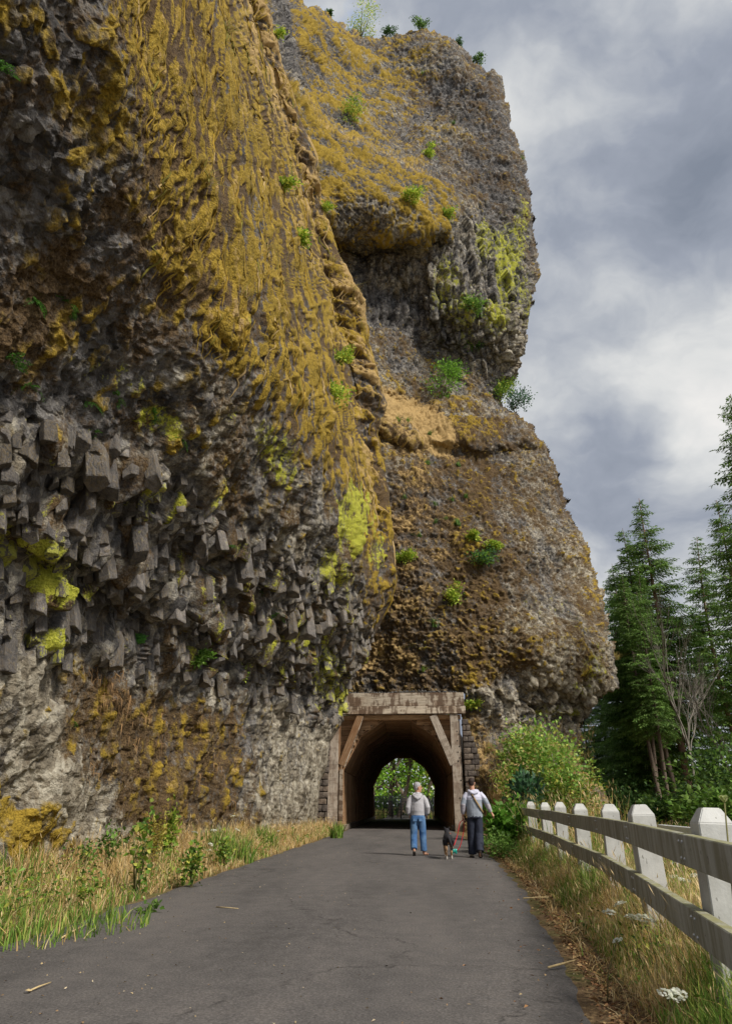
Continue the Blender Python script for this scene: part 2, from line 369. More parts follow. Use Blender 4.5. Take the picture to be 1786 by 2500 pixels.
def left_cliff():
    rng = np.random.default_rng(5)
    nr, nc = 1170, 430 + NX
    def depth(nr, nc):
        py = np.linspace(-270, 2330, nr)[:, None] * np.ones((1, nc)); ps = np.interp(py, SIL[:, 0], SIL[:, 1])
        px, u = cols_px(nr, nc, ps, round(nc * NX / (430 + NX)))
        r = cam_ray(px, py); dn = np.interp(py, [-270, 0, 250, 500, 800, 1000, 1200, 1380, 1500, 1580, 1700, 1850, 2330], [20, 22.5, 25, 28, 30.2, 31, 31, 31, 32.2, 33.8, 36, 36.6, 36.6])
        dn = dn / r[..., 1]
        t = np.full(px.shape, 200.0); done = np.zeros(px.shape, bool); prev = None; ts = np.geomspace(2.0, 200, 420)
        for a, b in zip(ts[:-1], ts[1:]):
            y = r[..., 1] * b; z = EYE + r[..., 2] * b
            ze = z - 0.085 * np.clip(y - 8, 0, 40) * sstep(1.5, 6, z)
            f = r[..., 0] * b - wall_x(ze) - 0.9 * sstep(10, 32, y)
            if prev is None: prev = f
            hit = (f < 0) & ~done; k = prev / (prev - f + 1e-9)
            t = np.where(hit, a + (b - a) * np.clip(k, 0, 1), t); done |= hit; prev = f
        t = (t ** -5.0 + dn ** -5.0) ** (-1 / 5.0)
        return 1 / t
    lo = blur(depth(300, 124), 2)
    iz = resize(lo, nr, nc)
    py = np.linspace(-270, 2330, nr)[:, None] * np.ones((1, nc)); ps = np.interp(py, SIL[:, 0], SIL[:, 1])
    px, u = cols_px(nr, nc, ps)
    r = cam_ray(px, py); t = 1 / iz
    wv = np.clip((px - ps + 130) / 130, 0, 0.999); t = t + 2.6 * (1 - np.sqrt(1 - wv ** 2.5)) * np.clip(t / 30, 0.2, 1)
    t = np.minimum(t, np.where(r[..., 2] < 0, (EYE + 0.9) / np.maximum(-r[..., 2], 1e-4), 1e9))
    P = np.array((0, 0, EYE)) + r * t[..., None]
    N = grid_normals(P)
    q = P.astype(np.float32); x, y, z = q[..., 0], q[..., 1], q[..., 2]
    # regions, as outlined on the rock
    w1 = fbm(q * 0.55, 3, 4) * 70; w2 = fbm(q * 2.1 + 5, 9, 3) * 30
    lip = [(180, -300), (240, -60), (300, 60), (335, 250), (360, 480), (420, 690), (520, 890), (660, 1010), (745, 1105), (825, 1185), (895, 1285), (922, 1400), (925, 1550), (1200, 1550), (1200, -300)]
    sd_m = poly_sd(px + w1, py + w2, lip)
    moss = sstep(-80, 80, sd_m)
    up = [(-300, 1030), (0, 1010), (230, 1060), (420, 1140), (560, 1270), (700, 1370), (860, 1470), (930, 1520), (900, 1640), (840, 1770), (760, 1760), (640, 1700), (420, 1650), (200, 1600), (-300, 1600)]
    blk = sstep(-25, 30, poly_sd(px + w1 * 0.6, py + w2, up))
    low = sstep(-20, 40, py - np.interp(px, [-200, 200, 420, 640, 760, 840], [1600, 1600, 1650, 1700, 1760, 1770]) + w1 * 0.5)
    dark = (1 - moss) * (1 - low) * (1 - blk)
    # relief
    yq = np.maximum(y + 0.27 * z, 3.0); ys_ = -(128.0 / 0.6) * yq ** -0.6; tz = np.clip(t, 7, 34); yz = np.stack((x * 0.15, ys_, z * 23.0 / tz), -1).astype(np.float32); wob2 = np.stack((vnoise(yz * 0.35 + 5, 301), vnoise(yz * np.array((1, .45, .8)) + 11, 302), vnoise(yz * 0.35 + 19, 303)), -1)
    wob = np.stack((fbm(q * 0.9, 31, 3), fbm(q * 0.9 + 40, 37, 3), fbm(q * 0.9 + 80, 41, 3)), -1)
    far = np.clip(t / 16, 0.55, 1.7)
    g1 = ridged(yz * np.array((1, 0.75, 0.8)) + wob2 * 0.9, 50, 2); g2 = ridged(yz * np.array((1, 1.7, 1.5)) + wob2 * 1.6, 60, 2); g3 = ridged(yz * np.array((1, 3.0, 2.8)) + wob2 * 2.4, 83, 1); big = fbm(q * 0.28, 70, 4)
    sm = fbm(q * 3.2, 80, 4)
    smv = fbm(yz * np.array((1, 2.2, 2.6)) + wob2, 81, 3); ya = np.clip((y / 9.0) ** 1.6, 0.5, 6.0)
    W1, W2, wid_, woff = worley(yz * np.array((1, 1.5, 1.5)) + wob2 * 1.0, 95)
    wt = (woff * (np.stack((wid_, (wid_ * 5.31) % 1, (wid_ * 11.7) % 1), -1) - 0.5)).sum(-1); wcr = np.clip((W2 - W1) * 2.5, 0, 1)
    eg = sstep(0, 0.5, wv)
    d_moss = (0.060 * (g1 - 0.3) + 0.055 * (g2 - 0.3) + 0.022 * (g3 - 0.3) + 0.03 * smv + 0.075 * (wid_ - 0.5) + 0.09 * wt + 0.045 * wcr) * ya * (1 - 0.45 * eg)
    F1, F2, idr, off = worley(q * np.array((2.3, 2.3, 1.25)) * 0.85 + wob * 0.25, 90)
    edge = np.clip((F2 - F1) * 3.2, 0, 1)
    tilt = (off * (np.stack((idr, (idr * 7.31) % 1, (idr * 13.7) % 1), -1) - 0.5)).sum(-1)
    d_blk = 0.40 * (idr - 0.5) + 0.75 * tilt + 0.10 * edge + 0.04 * sm
    G1, G2, gid, goff = worley(q * np.array((4.2, 4.2, 3.2)) + wob * 0.5, 120)
    gt = (goff * (np.stack((gid, (gid * 5.31) % 1, (gid * 11.7) % 1), -1) - 0.5)).sum(-1)
    d_chunk = 0.15 * (gid - 0.5) + 0.30 * gt + 0.05 * np.clip((G2 - G1) * 3, 0, 1)
    K1, K2, kid, koff = worley(q * np.array((9.5, 9.5, 7.5)) + wob * 1.2, 130)
    d_fine = 0.055 * (kid - 0.5) + 0.10 * (koff * (np.stack((kid, (kid * 5.31) % 1, (kid * 11.7) % 1), -1) - 0.5)).sum(-1)
    d_low = 0.34 * fbm(q * np.array((1.3, 1.3, 0.7)) + wob * 0.5, 140, 4) + 0.38 * d_chunk + 1.0 * d_fine + 0.05 * sm
    d_dark = 0.30 * fbm(q * 1.3, 150, 4) + 0.36 * d_chunk + 1.1 * d_fine + 0.08 * np.abs(sm)
    d = moss * (d_moss + eg * (0.8 * d_chunk + 1.8 * d_fine) + 0.15 * (1 - eg) * d_chunk) + (1 - moss) * (blk * d_blk + (1 - blk) * (low * d_low + (1 - low) * d_dark))
    mr = 0.35 * g1 + 0.55 * g2 + 0.40 * g3 + 0.4 * smv + 0.9 * (wid_ - 0.5) + 0.8 * wt + 0.6 * wcr + eg * (1.2 * gt + 0.8 * (gid - 0.5)); mr = (mr - mr[moss > 0.5].mean()) / mr[moss > 0.5].std()
    relief = np.clip(0.5 + 0.5 * (moss * 0.55 * mr + (1 - moss) * (0.5 * gt + 0.35 * (gid - 0.5) + 0.5 * sm)), 0, 1)
    d = blur(d.astype(np.float32), 1) * 0.6 + d * 0.4
    d = d * np.where(moss > 0.5, 1, far ** 0.5) + 0.5 * big * np.clip(t / 12, 0.4, 1)
    # hanging lip over the shelf on the near left
    hide = sstep(0, 0.02, 1 - u); vd = np.array((0, 0, EYE)) - P; vd /= np.linalg.norm(vd, axis=-1, keepdims=True); d = d * np.clip(np.abs((N * vd).sum(-1)) * 3.0 + 0.2, 0.5, 1)
    D = P + N * (d * (0.35 + 0.65 * hide))[..., None]
    # colour regions
    brown_c = sstep(-40, 60, poly_sd(px + w1, py + w2 * 2, [(180, 1600), (260, 1640), (430, 1690), (640, 1720), (640, 1850), (600, 2060), (330, 2080), (230, 1900), (170, 1780)]))
    brown = np.clip(moss * (0.62 - 0.3 * big) + dark * (0.40 + 0.5 * fbm(q * 0.8, 200, 3)) + low * (0.20 + 0.48 * brown_c + 0.2 * big) + blk * (0.22 + 0.3 * (idr > 0.75)), 0, 1)
    hgt = g2 * 0.6 + g1 * 0.4
    strip = sstep(0.18, 0.5, fbm(yz * np.array((1, 0.55, 0.6)) + 33, 203, 3))
    R1 = np.clip(moss * (0.63 + 0.30 * big + 0.25 * fbm(yz * 0.8 + 7, 202, 3) - 0.22 * strip - 0.10 * eg) + low * (0.06 + brown_c * 0.27) + dark * (0.20 + 0.4 * fbm(q * 0.7, 201, 3) + 0.34 * sstep(800, 150, py) * (0.5 + 0.5 * g2)) + 0.02 * blk, 0, 1)
    yel = np.zeros_like(px)
    for cx, cy, rx, ry, a in ((110, 1370, 80, 100, 0.62), (10, 1340, 40, 80, 0.58), (105, 1560, 50, 45, 0.52), (860, 1270, 70, 140, 0.66), (920, 1350, 40, 110, 0.5), (690, 1120, 55, 140, 0.50), (640, 1060, 60, 90, 0.45), (810, 1390, 70, 80, 0.5), (800, 1640, 60, 120, 0.45), (830, 1700, 30, 60, 0.55), (720, 1560, 60, 60, 0.34),
                              (300, 930, 160, 90, 0.33), (400, 1030, 90, 60, 0.42), (340, 1200, 80, 90, 0.40), (520, 1180, 60, 60, 0.33), (200, 900, 60, 40, 0.35), (530, 1000, 50, 80, 0.3)):
        e = np.sqrt(((px - cx) / rx) ** 2 + ((py - cy) / ry) ** 2); yel = np.maximum(yel, a * sstep(1.15, 0.3, e + 0.35 * fbm(q * 1.4, 210, 3)))
    G = np.clip(yel + blk * np.where(idr > 0.90, 0.40, 0) * (py > 1100), 0, 1) * (1 - 0.75 * moss * (yel < 0.5))
    edge_s = sstep(130, 10, ps - px) * moss * (py < 1250)
    straw = np.clip(edge_s * (0.10 + 0.6 * big + 0.5 * hgt) + moss * (0.12 + 0.25 * fbm(yz * 1.3 + 3, 204, 3)) + low * brown_c * 0.32 * (fbm(q * np.array((1.5, 1.5, 0.8)), 220, 3) > 0.25), 0, 1)
    paleC = np.clip(low * (0.66 - 0.24 * brown_c + 0.3 * big) + blk * 0.42 + moss * 0.20 + dark * (0.40 + 0.3 * big), 0, 1)
    # ochre crust at the foot on the left
    och = sstep(1.1, 0.4, np.sqrt(((px - 40) / 130) ** 2 + ((py - 2030) / 130) ** 2) + 0.3 * fbm(q, 230, 3)); R1 = np.clip(R1 + 0.62 * och, 0, 1)
    # the nose turns back out of sight
    nw = 9
    V = [D]; E = D[:, -1]
    for k in range(1, nw + 1):
        s = 0.9 * k; V.append((E + np.array((-0.75, 0.65, 0)) * s + 0.22 * fbm((E + s)[None], 300, 3)[0][:, None])[:, None])
    Vg = np.concatenate(V, 1)
    def ext(a): return np.concatenate((a, np.repeat(a[:, -1:], nw, 1)), 1)
    mask = np.stack((ext(R1), ext(G), ext(brown)), -1).reshape(-1, 3); mask2 = np.stack((ext(straw), ext(relief), ext(paleC)), -1).reshape(-1, 3)
    me = np_mesh('cliff', Vg.reshape(-1, 3), grid_quads(nr, nc + nw), None, True, {'mask': mask, 'mask2': mask2})
    o = link('cliff', me, M_ROCK); tag(o, kind='structure')
    return o, dict(px=px, py=py, P=D, N=N, t=t, moss=moss, blk=blk, low=low, dark=dark, big=big, brown_c=brown_c, yel=yel, relief=relief, nr=nr, nc=nc)
LEFT, LG = left_cliff()

def tps(ctrl, q):
    ctrl = np.array(ctrl, float); xy = ctrl[:, :2] / 400.0; v = ctrl[:, 2]; n = len(v)
    d = np.linalg.norm(xy[:, None] - xy[None], axis=-1); K = np.where(d > 0, d * d * np.log(d + 1e-12), 0) + 1e-4 * np.eye(n)
    A = np.zeros((n + 3, n + 3)); A[:n, :n] = K; A[:n, n] = 1; A[:n, n + 1:] = xy; A[n, :n] = 1; A[n + 1:, :n] = xy.T
    s = np.linalg.solve(A, np.concatenate((v, (0, 0, 0)))); Q = q / 400.0
    r = s[n] + Q @ s[n + 1:]
    for k in range(n):
        dd = np.linalg.norm(Q - xy[k], axis=-1); r = r + s[k] * np.where(dd > 0, dd * dd * np.log(dd + 1e-12), 0)
    return r
RIGHT_POLY = [(540, -80), (690, -30), (739, 2), (775, 20), (808, 39), (842, 60), (880, 92), (915, 95), (940, 92), (976, 84), (1027, 78), (1071, 90), (1109, 103), (1135, 125), (1161, 155), (1187, 177), (1200, 171), (1210, 173), (1224, 211), (1239, 267), (1256, 336), (1273, 379), (1286, 427), (1295, 474), (1301, 526), (1307, 582), (1311, 672), (1305, 728), (1290, 767), (1282, 806), (1273, 858), (1262, 900), (1246, 942),
              (1225, 975), (1229, 993), (1262, 1009), (1299, 1039), (1331, 1081), (1354, 1127), (1373, 1192), (1389, 1219), (1400, 1275), (1419, 1335), (1437, 1395), (1456, 1460), (1474, 1529), (1493, 1580), (1500, 1626), (1497, 1663), (1479, 1681), (1451, 1704), (1435, 1736), (1417, 1772), (1412, 1800), (1404, 1850), (1440, 1900), (1480, 1960), (1500, 2000), (1128, 2040), (1128, 1742), (1131, 1695), (760, 1695), (740, 1500), (830, 1200), (780, 800), (640, 400)]
def right_cliff():
    step = 2.1
    pxs = np.arange(540, 1512, step); pys = np.arange(-82, 2042, step); nr, nc = len(pys), len(pxs)
    px, py = np.meshgrid(pxs, pys)
    ctrl = [(600, -60, 33), (700, -10, 36), (740, 20, 39), (842, 75, 45), (915, 100, 48), (1027, 90, 48), (1200, 180, 47), (660, 200, 33), (720, 290, 35), (700, 100, 34.5), (800, 160, 42), (850, 250, 42.5),
            (850, 420, 37.5), (780, 420, 36), (900, 500, 38), (1000, 520, 40), (1090, 520, 42.5), (1000, 300, 46), (1200, 300, 46), (1250, 500, 45.5), (1300, 600, 46.5), (1200, 700, 44), (1280, 850, 45.5), (1150, 480, 44.5),
            (870, 620, 41), (920, 720, 42), (1000, 760, 43.5), (1100, 760, 43), (1170, 880, 46.5), (1050, 860, 45.5), (950, 850, 41.5), (960, 950, 42), (1100, 950, 45.5), (1000, 1000, 43.5), (1230, 985, 47),
            (950, 1100, 41), (1100, 1090, 43.2), (1300, 1100, 46), (1380, 1230, 46), (960, 1300, 39.8), (1150, 1300, 40.8), (1330, 1300, 42.8), (1430, 1400, 45), (960, 1500, 39.6), (1150, 1500, 39.4), (1340, 1500, 40.6), (1450, 1540, 42.2), (900, 1600, 40.5), (900, 1690, 40.8),
            (1000, 1690, 40), (1150, 1650, 39), (1330, 1620, 39.6), (1490, 1650, 42.5), (1300, 1720, 41.5), (1400, 1740, 43), (1200, 1740, 39.3), (1250, 1790, 40), (1150, 1800, 39), (1220, 1850, 37.6), (1300, 1840, 38.5), (1390, 1850, 39), (1150, 1930, 38.2), (1280, 1910, 34.2), (1400, 1920, 33.5), (1480, 1990, 30), (1140, 2030, 37.0), (1250, 1990, 32.5), (1300, 2040, 29), (800, 1200, 38), (800, 1600, 40), (700, 600, 34)]
    Dy = resize(np.stack([tps(ctrl, np.stack((a, b), -1)) for a, b in zip(px[::6, ::6], py[::6, ::6])]), nr, nc)
    wob_e = 14 * np.sin(px * 0.031 + py * 0.017) + 8 * np.sin(px * 0.083 - py * 0.05)
    fin = [(600, 150), (700, 205), (770, 262), (850, 330), (930, 362), (1000, 395), (1060, 425), (1097, 450), (1108, 520), (1098, 565), (1040, 585), (960, 600), (880, 610), (820, 590), (740, 480), (640, 380)]
    fs = poly_sd(px + 0.4 * wob_e, py + 0.4 * wob_e, fin)
    Dy = Dy - 2.6 * sstep(-10, 22, fs)
    ledge = poly_sd(px, py + 0.5 * wob_e, [(920, 985), (1000, 1005), (1080, 995), (1150, 985), (1240, 985), (1300, 1040), (1300, 1100), (1000, 1090), (930, 1060)])
    Dy = Dy - 0.9 * sstep(-12, 14, ledge)
    sd = poly_sd(px + 2.2 * np.sin(py * 0.21) + 3.0 * np.sin(py * 0.087 + px * 0.05), py + 2.5 * np.sin(px * 0.19), RIGHT_POLY)
    outer = poly_sd(px, py, RIGHT_POLY[1:56], closed=False)
    wr = np.clip(1 - outer / 55.0, 0, 0.999); Dy = Dy + 3.2 * (1 - np.sqrt(1 - wr ** 3))
    r = cam_ray(px, py); t = Dy / r[..., 1]; P = np.array((0, 0, EYE)) + r * t[..., None]; N = grid_normals(blur(P, 4))
    q = P.astype(np.float32); x, y, z = q[..., 0], q[..., 1], q[..., 2]
    wob = np.stack((fbm(q * 0.5, 431, 3), fbm(q * 0.5 + 40, 437, 3), fbm(q * 0.5 + 80, 441, 3)), -1)
    F1, F2, idr, off = worley(q * np.array((1.7, 1.7, 2.3)) + wob * 0.6, 490)
    tilt = (off * (np.stack((idr, (idr * 7.31) % 1, (idr * 13.7) % 1), -1) - 0.5)).sum(-1)
    G1, G2, gid, goff = worley(q * np.array((4.2, 4.2, 5.2)) + wob * 0.8, 520)
    gt = (goff * (np.stack((gid, (gid * 5.31) % 1, (gid * 11.7) % 1), -1) - 0.5)).sum(-1)
    d = 0.07 * (idr - 0.5) + 0.17 * tilt + 0.09 * (gid - 0.5) + 0.25 * gt + 0.04 * np.clip((F2 - F1) * 3, 0, 1) + 0.10 * fbm(q * 3.0, 530, 3)
    # hanging columns under the brows
    col = sstep(-30, 30, poly_sd(px, py, [(860, 610), (1000, 600), (1120, 540), (1260, 560), (1290, 760), (1240, 930), (1130, 900), (1000, 800), (900, 790)])) + sstep(-20, 20, poly_sd(px, py, [(1130, 1690), (1300, 1650), (1480, 1660), (1420, 1790), (1240, 1800)])) + sstep(-10, 20, poly_sd(px, py, [(650, -40), (712, 0), (740, 200), (735, 320), (690, 300)]))
    col = np.clip(col, 0, 1)
    H1, H2, hid, hoff = worley(q * np.array((1.7, 1.7, 0.42)) + wob * 0.5, 560)
    d = d * (1 - 0.55 * col) + col * (0.9 * (hid - 0.5) + 0.5 * (hoff * (np.stack((hid, (hid * 3.31) % 1, (hid * 9.7) % 1), -1) - 0.5)).sum(-1) + 0.25 * np.clip((H2 - H1) * 3, 0, 1))
    slope = sstep(-25, 25, poly_sd(px + wob_e, py, [(1135, 1740), (1180, 1790), (1240, 1850), (1300, 1800), (1420, 1830), (1520, 2000), (1520, 2060), (1100, 2060), (1150, 1900)]))
    big = fbm(q * 0.22, 470, 4); md = fbm(q * 0.9, 475, 4)
    gul = ridged(np.stack((x * 0.35, y * 0.3, z * 0.06), -1) + wob * 0.35, 480, 3)
    d = d * (1 - 0.6 * slope) + 0.8 * big + 0.22 * md + 0.30 * gul * (1 - slope)
    relief = np.clip(0.5 + 0.22 * (0.6 * (idr - 0.5) + 0.8 * tilt + (gid - 0.5) + 1.6 * gt), 0, 1)
    d = d * sstep(0, 8, sd + 4)
    D = P + N * d[..., None]
    finm = sstep(-15, 30, fs)
    lefts = sstep(300, 0, px - np.interp(py, [-80, 400, 1000, 1700], [760, 860, 960, 1000]))
    moss = np.clip(finm * (0.44 + 0.55 * md + 0.25 * gul) + (1 - finm) * (sstep(620, 100, py) * sstep(1130, 850, px) * (0.30 + 0.5 * md) + lefts * 0.08 + 0.24 + 0.30 * big + 0.22 * md) * (1 - 0.8 * col) - 0.25 * (fs < 0) * (fs > -60) * (py > 560), 0, 1)
    band = np.exp(-((px - np.interp(py, [1000, 1700], [1150, 1190]) + wob_e * 2) / 55.0) ** 2) * (py > 1030) * (py < 1720)
    moss = np.clip(0.93 * moss - 0.06 * (1 - finm) + 0.18 * band, 0, 1)
    strw = np.clip(sstep(60, 0, poly_sd(px + wob_e, py, [(935, 975), (985, 1005), (1040, 1040), (1090, 1075)], closed=False)) * 0.8 + slope * (0.42 + 0.5 * md) + finm * sstep(40, 8, np.abs(fs)) * (py < 470) * 0.55 + lefts * (py > 1000) * (0.34 + 0.4 * md) + 0.3 * sstep(40, 0, outer) * (py < 130), 0, 1)
    brown = np.clip(0.42 + 0.12 * lefts * (py > 950) + 0.10 * slope + 0.35 * md + 0.22 * band + 0.06 * (py > 1000), 0, 1) * (1 - 0.7 * col)
    pal = np.clip(0.42 + 0.42 * big + 0.2 * md + 0.22 * sstep(-60, 60, poly_sd(px + 3 * wob_e, py, [(1260, 1200), (1390, 1250), (1470, 1560), (1400, 1690), (1150, 1700), (1180, 1400)])) - 0.08 * sstep(560, 420, py), 0, 1)
    yel = np.zeros_like(px)
    for cx, cy, rx, ry, a in ((1235, 650, 60, 150, 0.56), (1180, 590, 50, 100, 0.47), (1130, 760, 70, 90, 0.44), (1215, 770, 60, 90, 0.54), (1090, 700, 60, 140, 0.43), (1270, 560, 30, 130, 0.46), (1280, 720, 30, 120, 0.42), (1440, 1620, 55, 60, 0.42), (1390, 1660, 60, 30, 0.40), (1330, 1740, 60, 50, 0.40), (1385, 1735, 25, 30, 0.55), (1350, 1500, 120, 150, 0.25), (1000, 1600, 160, 90, 0.25)):
        e = np.sqrt(((px - cx) / rx) ** 2 + ((py - cy) / ry) ** 2); yel = np.maximum(yel, a * sstep(1.15, 0.3, e + 0.35 * fbm(q * 0.9, 610, 3)))
    mask = np.stack((moss, yel, brown), -1).reshape(-1, 3); mask2 = np.stack((strw, relief, pal), -1).reshape(-1, 3)
    keep = sd > 0; quads = grid_quads(nr, nc, keep)
    used = np.unique(quads); remap = np.full(nr * nc, -1, np.int64); remap[used] = np.arange(len(used)); quads = remap[quads]
    V = D.reshape(-1, 3)[used]; ray = (r / np.linalg.norm(r, axis=-1, keepdims=True)).reshape(-1, 3)[used]
    # give the sheet its depth: the rim runs back into the hill
    ed = np.concatenate([quads[:, [a, (a + 1) % 4]] for a in range(4)]); key = np.sort(ed, 1); _, inv, cnt = np.unique(key[:, 0] * 10000000 + key[:, 1], return_inverse=True, return_counts=True)
    be = ed[cnt[inv] == 1]; bv = np.unique(be); m2 = np.full(len(V), -1, np.int64); m2[bv] = len(V) + np.arange(len(bv))
    back = V[bv] + ray[bv] * 7.0
    quads = np.concatenate((quads, np.stack((be[:, 1], be[:, 0], m2[be[:, 0]], m2[be[:, 1]]), -1)))
    V = np.concatenate((V, back)); mk = np.concatenate((mask[used], mask[used][bv])); mk2 = np.concatenate((mask2[used], mask2[used][bv]))
    me = np_mesh('cliff', V, quads, None, True, {'mask': mk, 'mask2': mk2})
    o = link('cliff', me, M_ROCK); tag(o, kind='structure')
    return o, dict(px=px, py=py, P=D, N=N, step=step, x0=540, y0=-82)
RIGHT, RG = right_cliff()
def left_at(px, py):
    i = int(round((py + 270) / 2600 * (LG['nr'] - 1))); i = max(0, min(LG['nr'] - 1, i)); ps = np.interp(py, SIL[:, 0], SIL[:, 1])
    j = NX + int(round((px - PL) / (ps - PL) * (LG['nc'] - NX - 1))); j = max(0, min(LG['nc'] - 1, j)); return Vector(LG['P'][i, j]), Vector(LG['N'][i, j])
def right_at(px, py):
    i = max(0, min(RG['px'].shape[0] - 1, int(round((py - RG['y0']) / RG['step'])))); j = max(0, min(RG['px'].shape[1] - 1, int(round((px - RG['x0']) / RG['step']))))
    return Vector(RG['P'][i, j]), Vector(RG['N'][i, j])

# hanging moss on the bulging face: each strand runs down the rock and stands off it
def moss_strands(n=420):
    rng = np.random.default_rng(11); nr, nc = LG['nr'], LG['nc']; P, N, px, py = LG['P'], LG['N'], LG['px'], LG['py']
    w = (LG['moss'] > 0.75) & (py > -180) & (py < 1560) & (px > -150) & (LG['relief'] > 0.58)
    ii, jj = np.nonzero(w); k = rng.integers(0, len(ii), n); r0 = ii[k].astype(float); c0 = jj[k].astype(float)
    y0 = P[ii[k], jj[k], 1] + 0.27 * P[ii[k], jj[k], 2]; t = LG['t'][ii[k], jj[k]]
    seg = 8; step = rng.uniform(2.5, 6, n); wd = 0.00105 * t * rng.uniform(0.5, 1.6, n); wd = np.clip(wd, 0.005, 0.04)
    pts = []; r = r0.copy(); c = c0.copy(); ph = rng.uniform(0, 6.28, n); amp = rng.uniform(0.2, 1.0, n)
    for s in range(seg + 1):
        ri = np.clip(r, 0, nr - 2).astype(int)
        yt = y0 + amp * wd * 6.0 * np.sin(ph + s * 1.15)
        for it in range(3):
            ci = np.clip(c, 1, nc - 3).astype(int); yy = P[ri, ci, 1] + 0.27 * P[ri, ci, 2]; dy = (P[ri, np.minimum(ci + 2, nc - 1), 1] + 0.27 * P[ri, np.minimum(ci + 2, nc - 1), 2] - P[ri, ci - 1, 1] - 0.27 * P[ri, ci - 1, 2]) / 3
            c = np.clip(c + np.clip((yt - yy) / np.where(np.abs(dy) < 1e-4, 1e-4, dy), -4, 4), 1, nc - 2)
        ci = c.astype(int); bulge = math.sin(math.pi * min(1, (s + 0.4) / seg))
        pts.append(P[ri, ci] + N[ri, ci] * (wd * (0.2 + 1.1 * bulge))[:, None]); r = r + step
    pts = np.stack(pts, 1); Nn = N[r0.astype(int), c0.astype(int)]
    d = pts[:, -1] - pts[:, 0]; side = np.cross(d, Nn); side /= np.linalg.norm(side, axis=-1, keepdims=True) + 1e-9
    prof = np.array([0.3, 0.8, 1.0, 1.1, 1.0, 0.95, 0.8, 0.5, 0.12]); V = []
    for s in range(seg + 1):
        wj = (wd * prof[s] * rng.uniform(0.75, 1.25, n))[:, None]
        V.append(np.stack((pts[:, s] - side * wj - Nn * wj * 0.5, pts[:, s] + Nn * wj * 0.8, pts[:, s] + side * wj - Nn * wj * 0.5), 1))
    V = np.stack(V, 1); b = (np.arange(n) * (seg + 1) * 3)[:, None, None]; sg = (np.arange(seg) * 3)[None, :, None]
    q1 = b + sg + np.array((0, 3, 4, 1)); q2 = b + sg + np.array((1, 4, 5, 2)); Q = np.concatenate((q1, q2), 1).reshape(-1, 4)
    base = np.array([(0.36, 0.235, 0.030), (0.28, 0.18, 0.025), (0.18, 0.125, 0.022), (0.38, 0.26, 0.045), (0.46, 0.33, 0.15), (0.20, 0.175, 0.03)])
    edge = sstep(200, 20, np.interp(py[ii[k], jj[k]], SIL[:, 0], SIL[:, 1]) - px[ii[k], jj[k]])
    ch = np.where(rng.random(n) < 0.03 + 0.30 * edge, 4, rng.choice(6, n, p=[.3, .25, .17, .16, .04, .08]))
    col = base[ch] * rng.uniform(0.75, 1.2, (n, 1)); col = np.repeat(col, (seg + 1) * 3, 0)
    o = link('moss', np_mesh('moss', V.reshape(-1, 3), Q, None, True, {'Col': col}), M_MOSS, LEFT); tag(o, kind='stuff')
moss_strands()

# broken columns standing out of the shelf of the left cliff
def block_mesh(seed):
    rn = random.Random(seed); n = rn.choice((5, 5, 6)); bm = bmesh.new(); h = rn.uniform(0.75, 1.25); lv = [(-h, 1.0), (-h * 0.2, rn.uniform(0.95, 1.08)), (h * 0.55, rn.uniform(0.9, 1.05)), (h * 0.9, rn.uniform(0.5, 0.75))]
    a0 = rn.uniform(0, 6); rr = [rn.uniform(0.62, 1.25) for _ in range(n)]; aa = [a0 + (k + rn.uniform(-.32, .32)) * 2 * math.pi / n for k in range(n)]; rings = []
    tx, ty = rn.uniform(-.28, .28), rn.uniform(-.28, .28)
    for z, s in lv: rings.append([bm.verts.new((rr[k] * s * math.cos(aa[k]) * rn.uniform(.95, 1.05), rr[k] * s * math.sin(aa[k]) * rn.uniform(.95, 1.05), z + (tx * math.cos(aa[k]) + ty * math.sin(aa[k])) * (1 if z < 0 else .3))) for k in range(n)])
    for a, b2 in zip(rings[:-1], rings[1:]):
        for k in range(n): bm.faces.new((a[k], a[(k + 1) % n], b2[(k + 1) % n], b2[k]))
    c = bm.verts.new((rn.uniform(-.2, .2), rn.uniform(-.2, .2), -h - rn.uniform(-.12, .05)))
    for k in range(n): bm.faces.new((c, rings[0][(k + 1) % n], rings[0][k]))
    bm.faces.new(rings[-1])
    bmesh.ops.bevel(bm, geom=list(bm.edges), offset=0.05, segments=1, affect='EDGES'); return bm_mesh('basalt_column', bm)
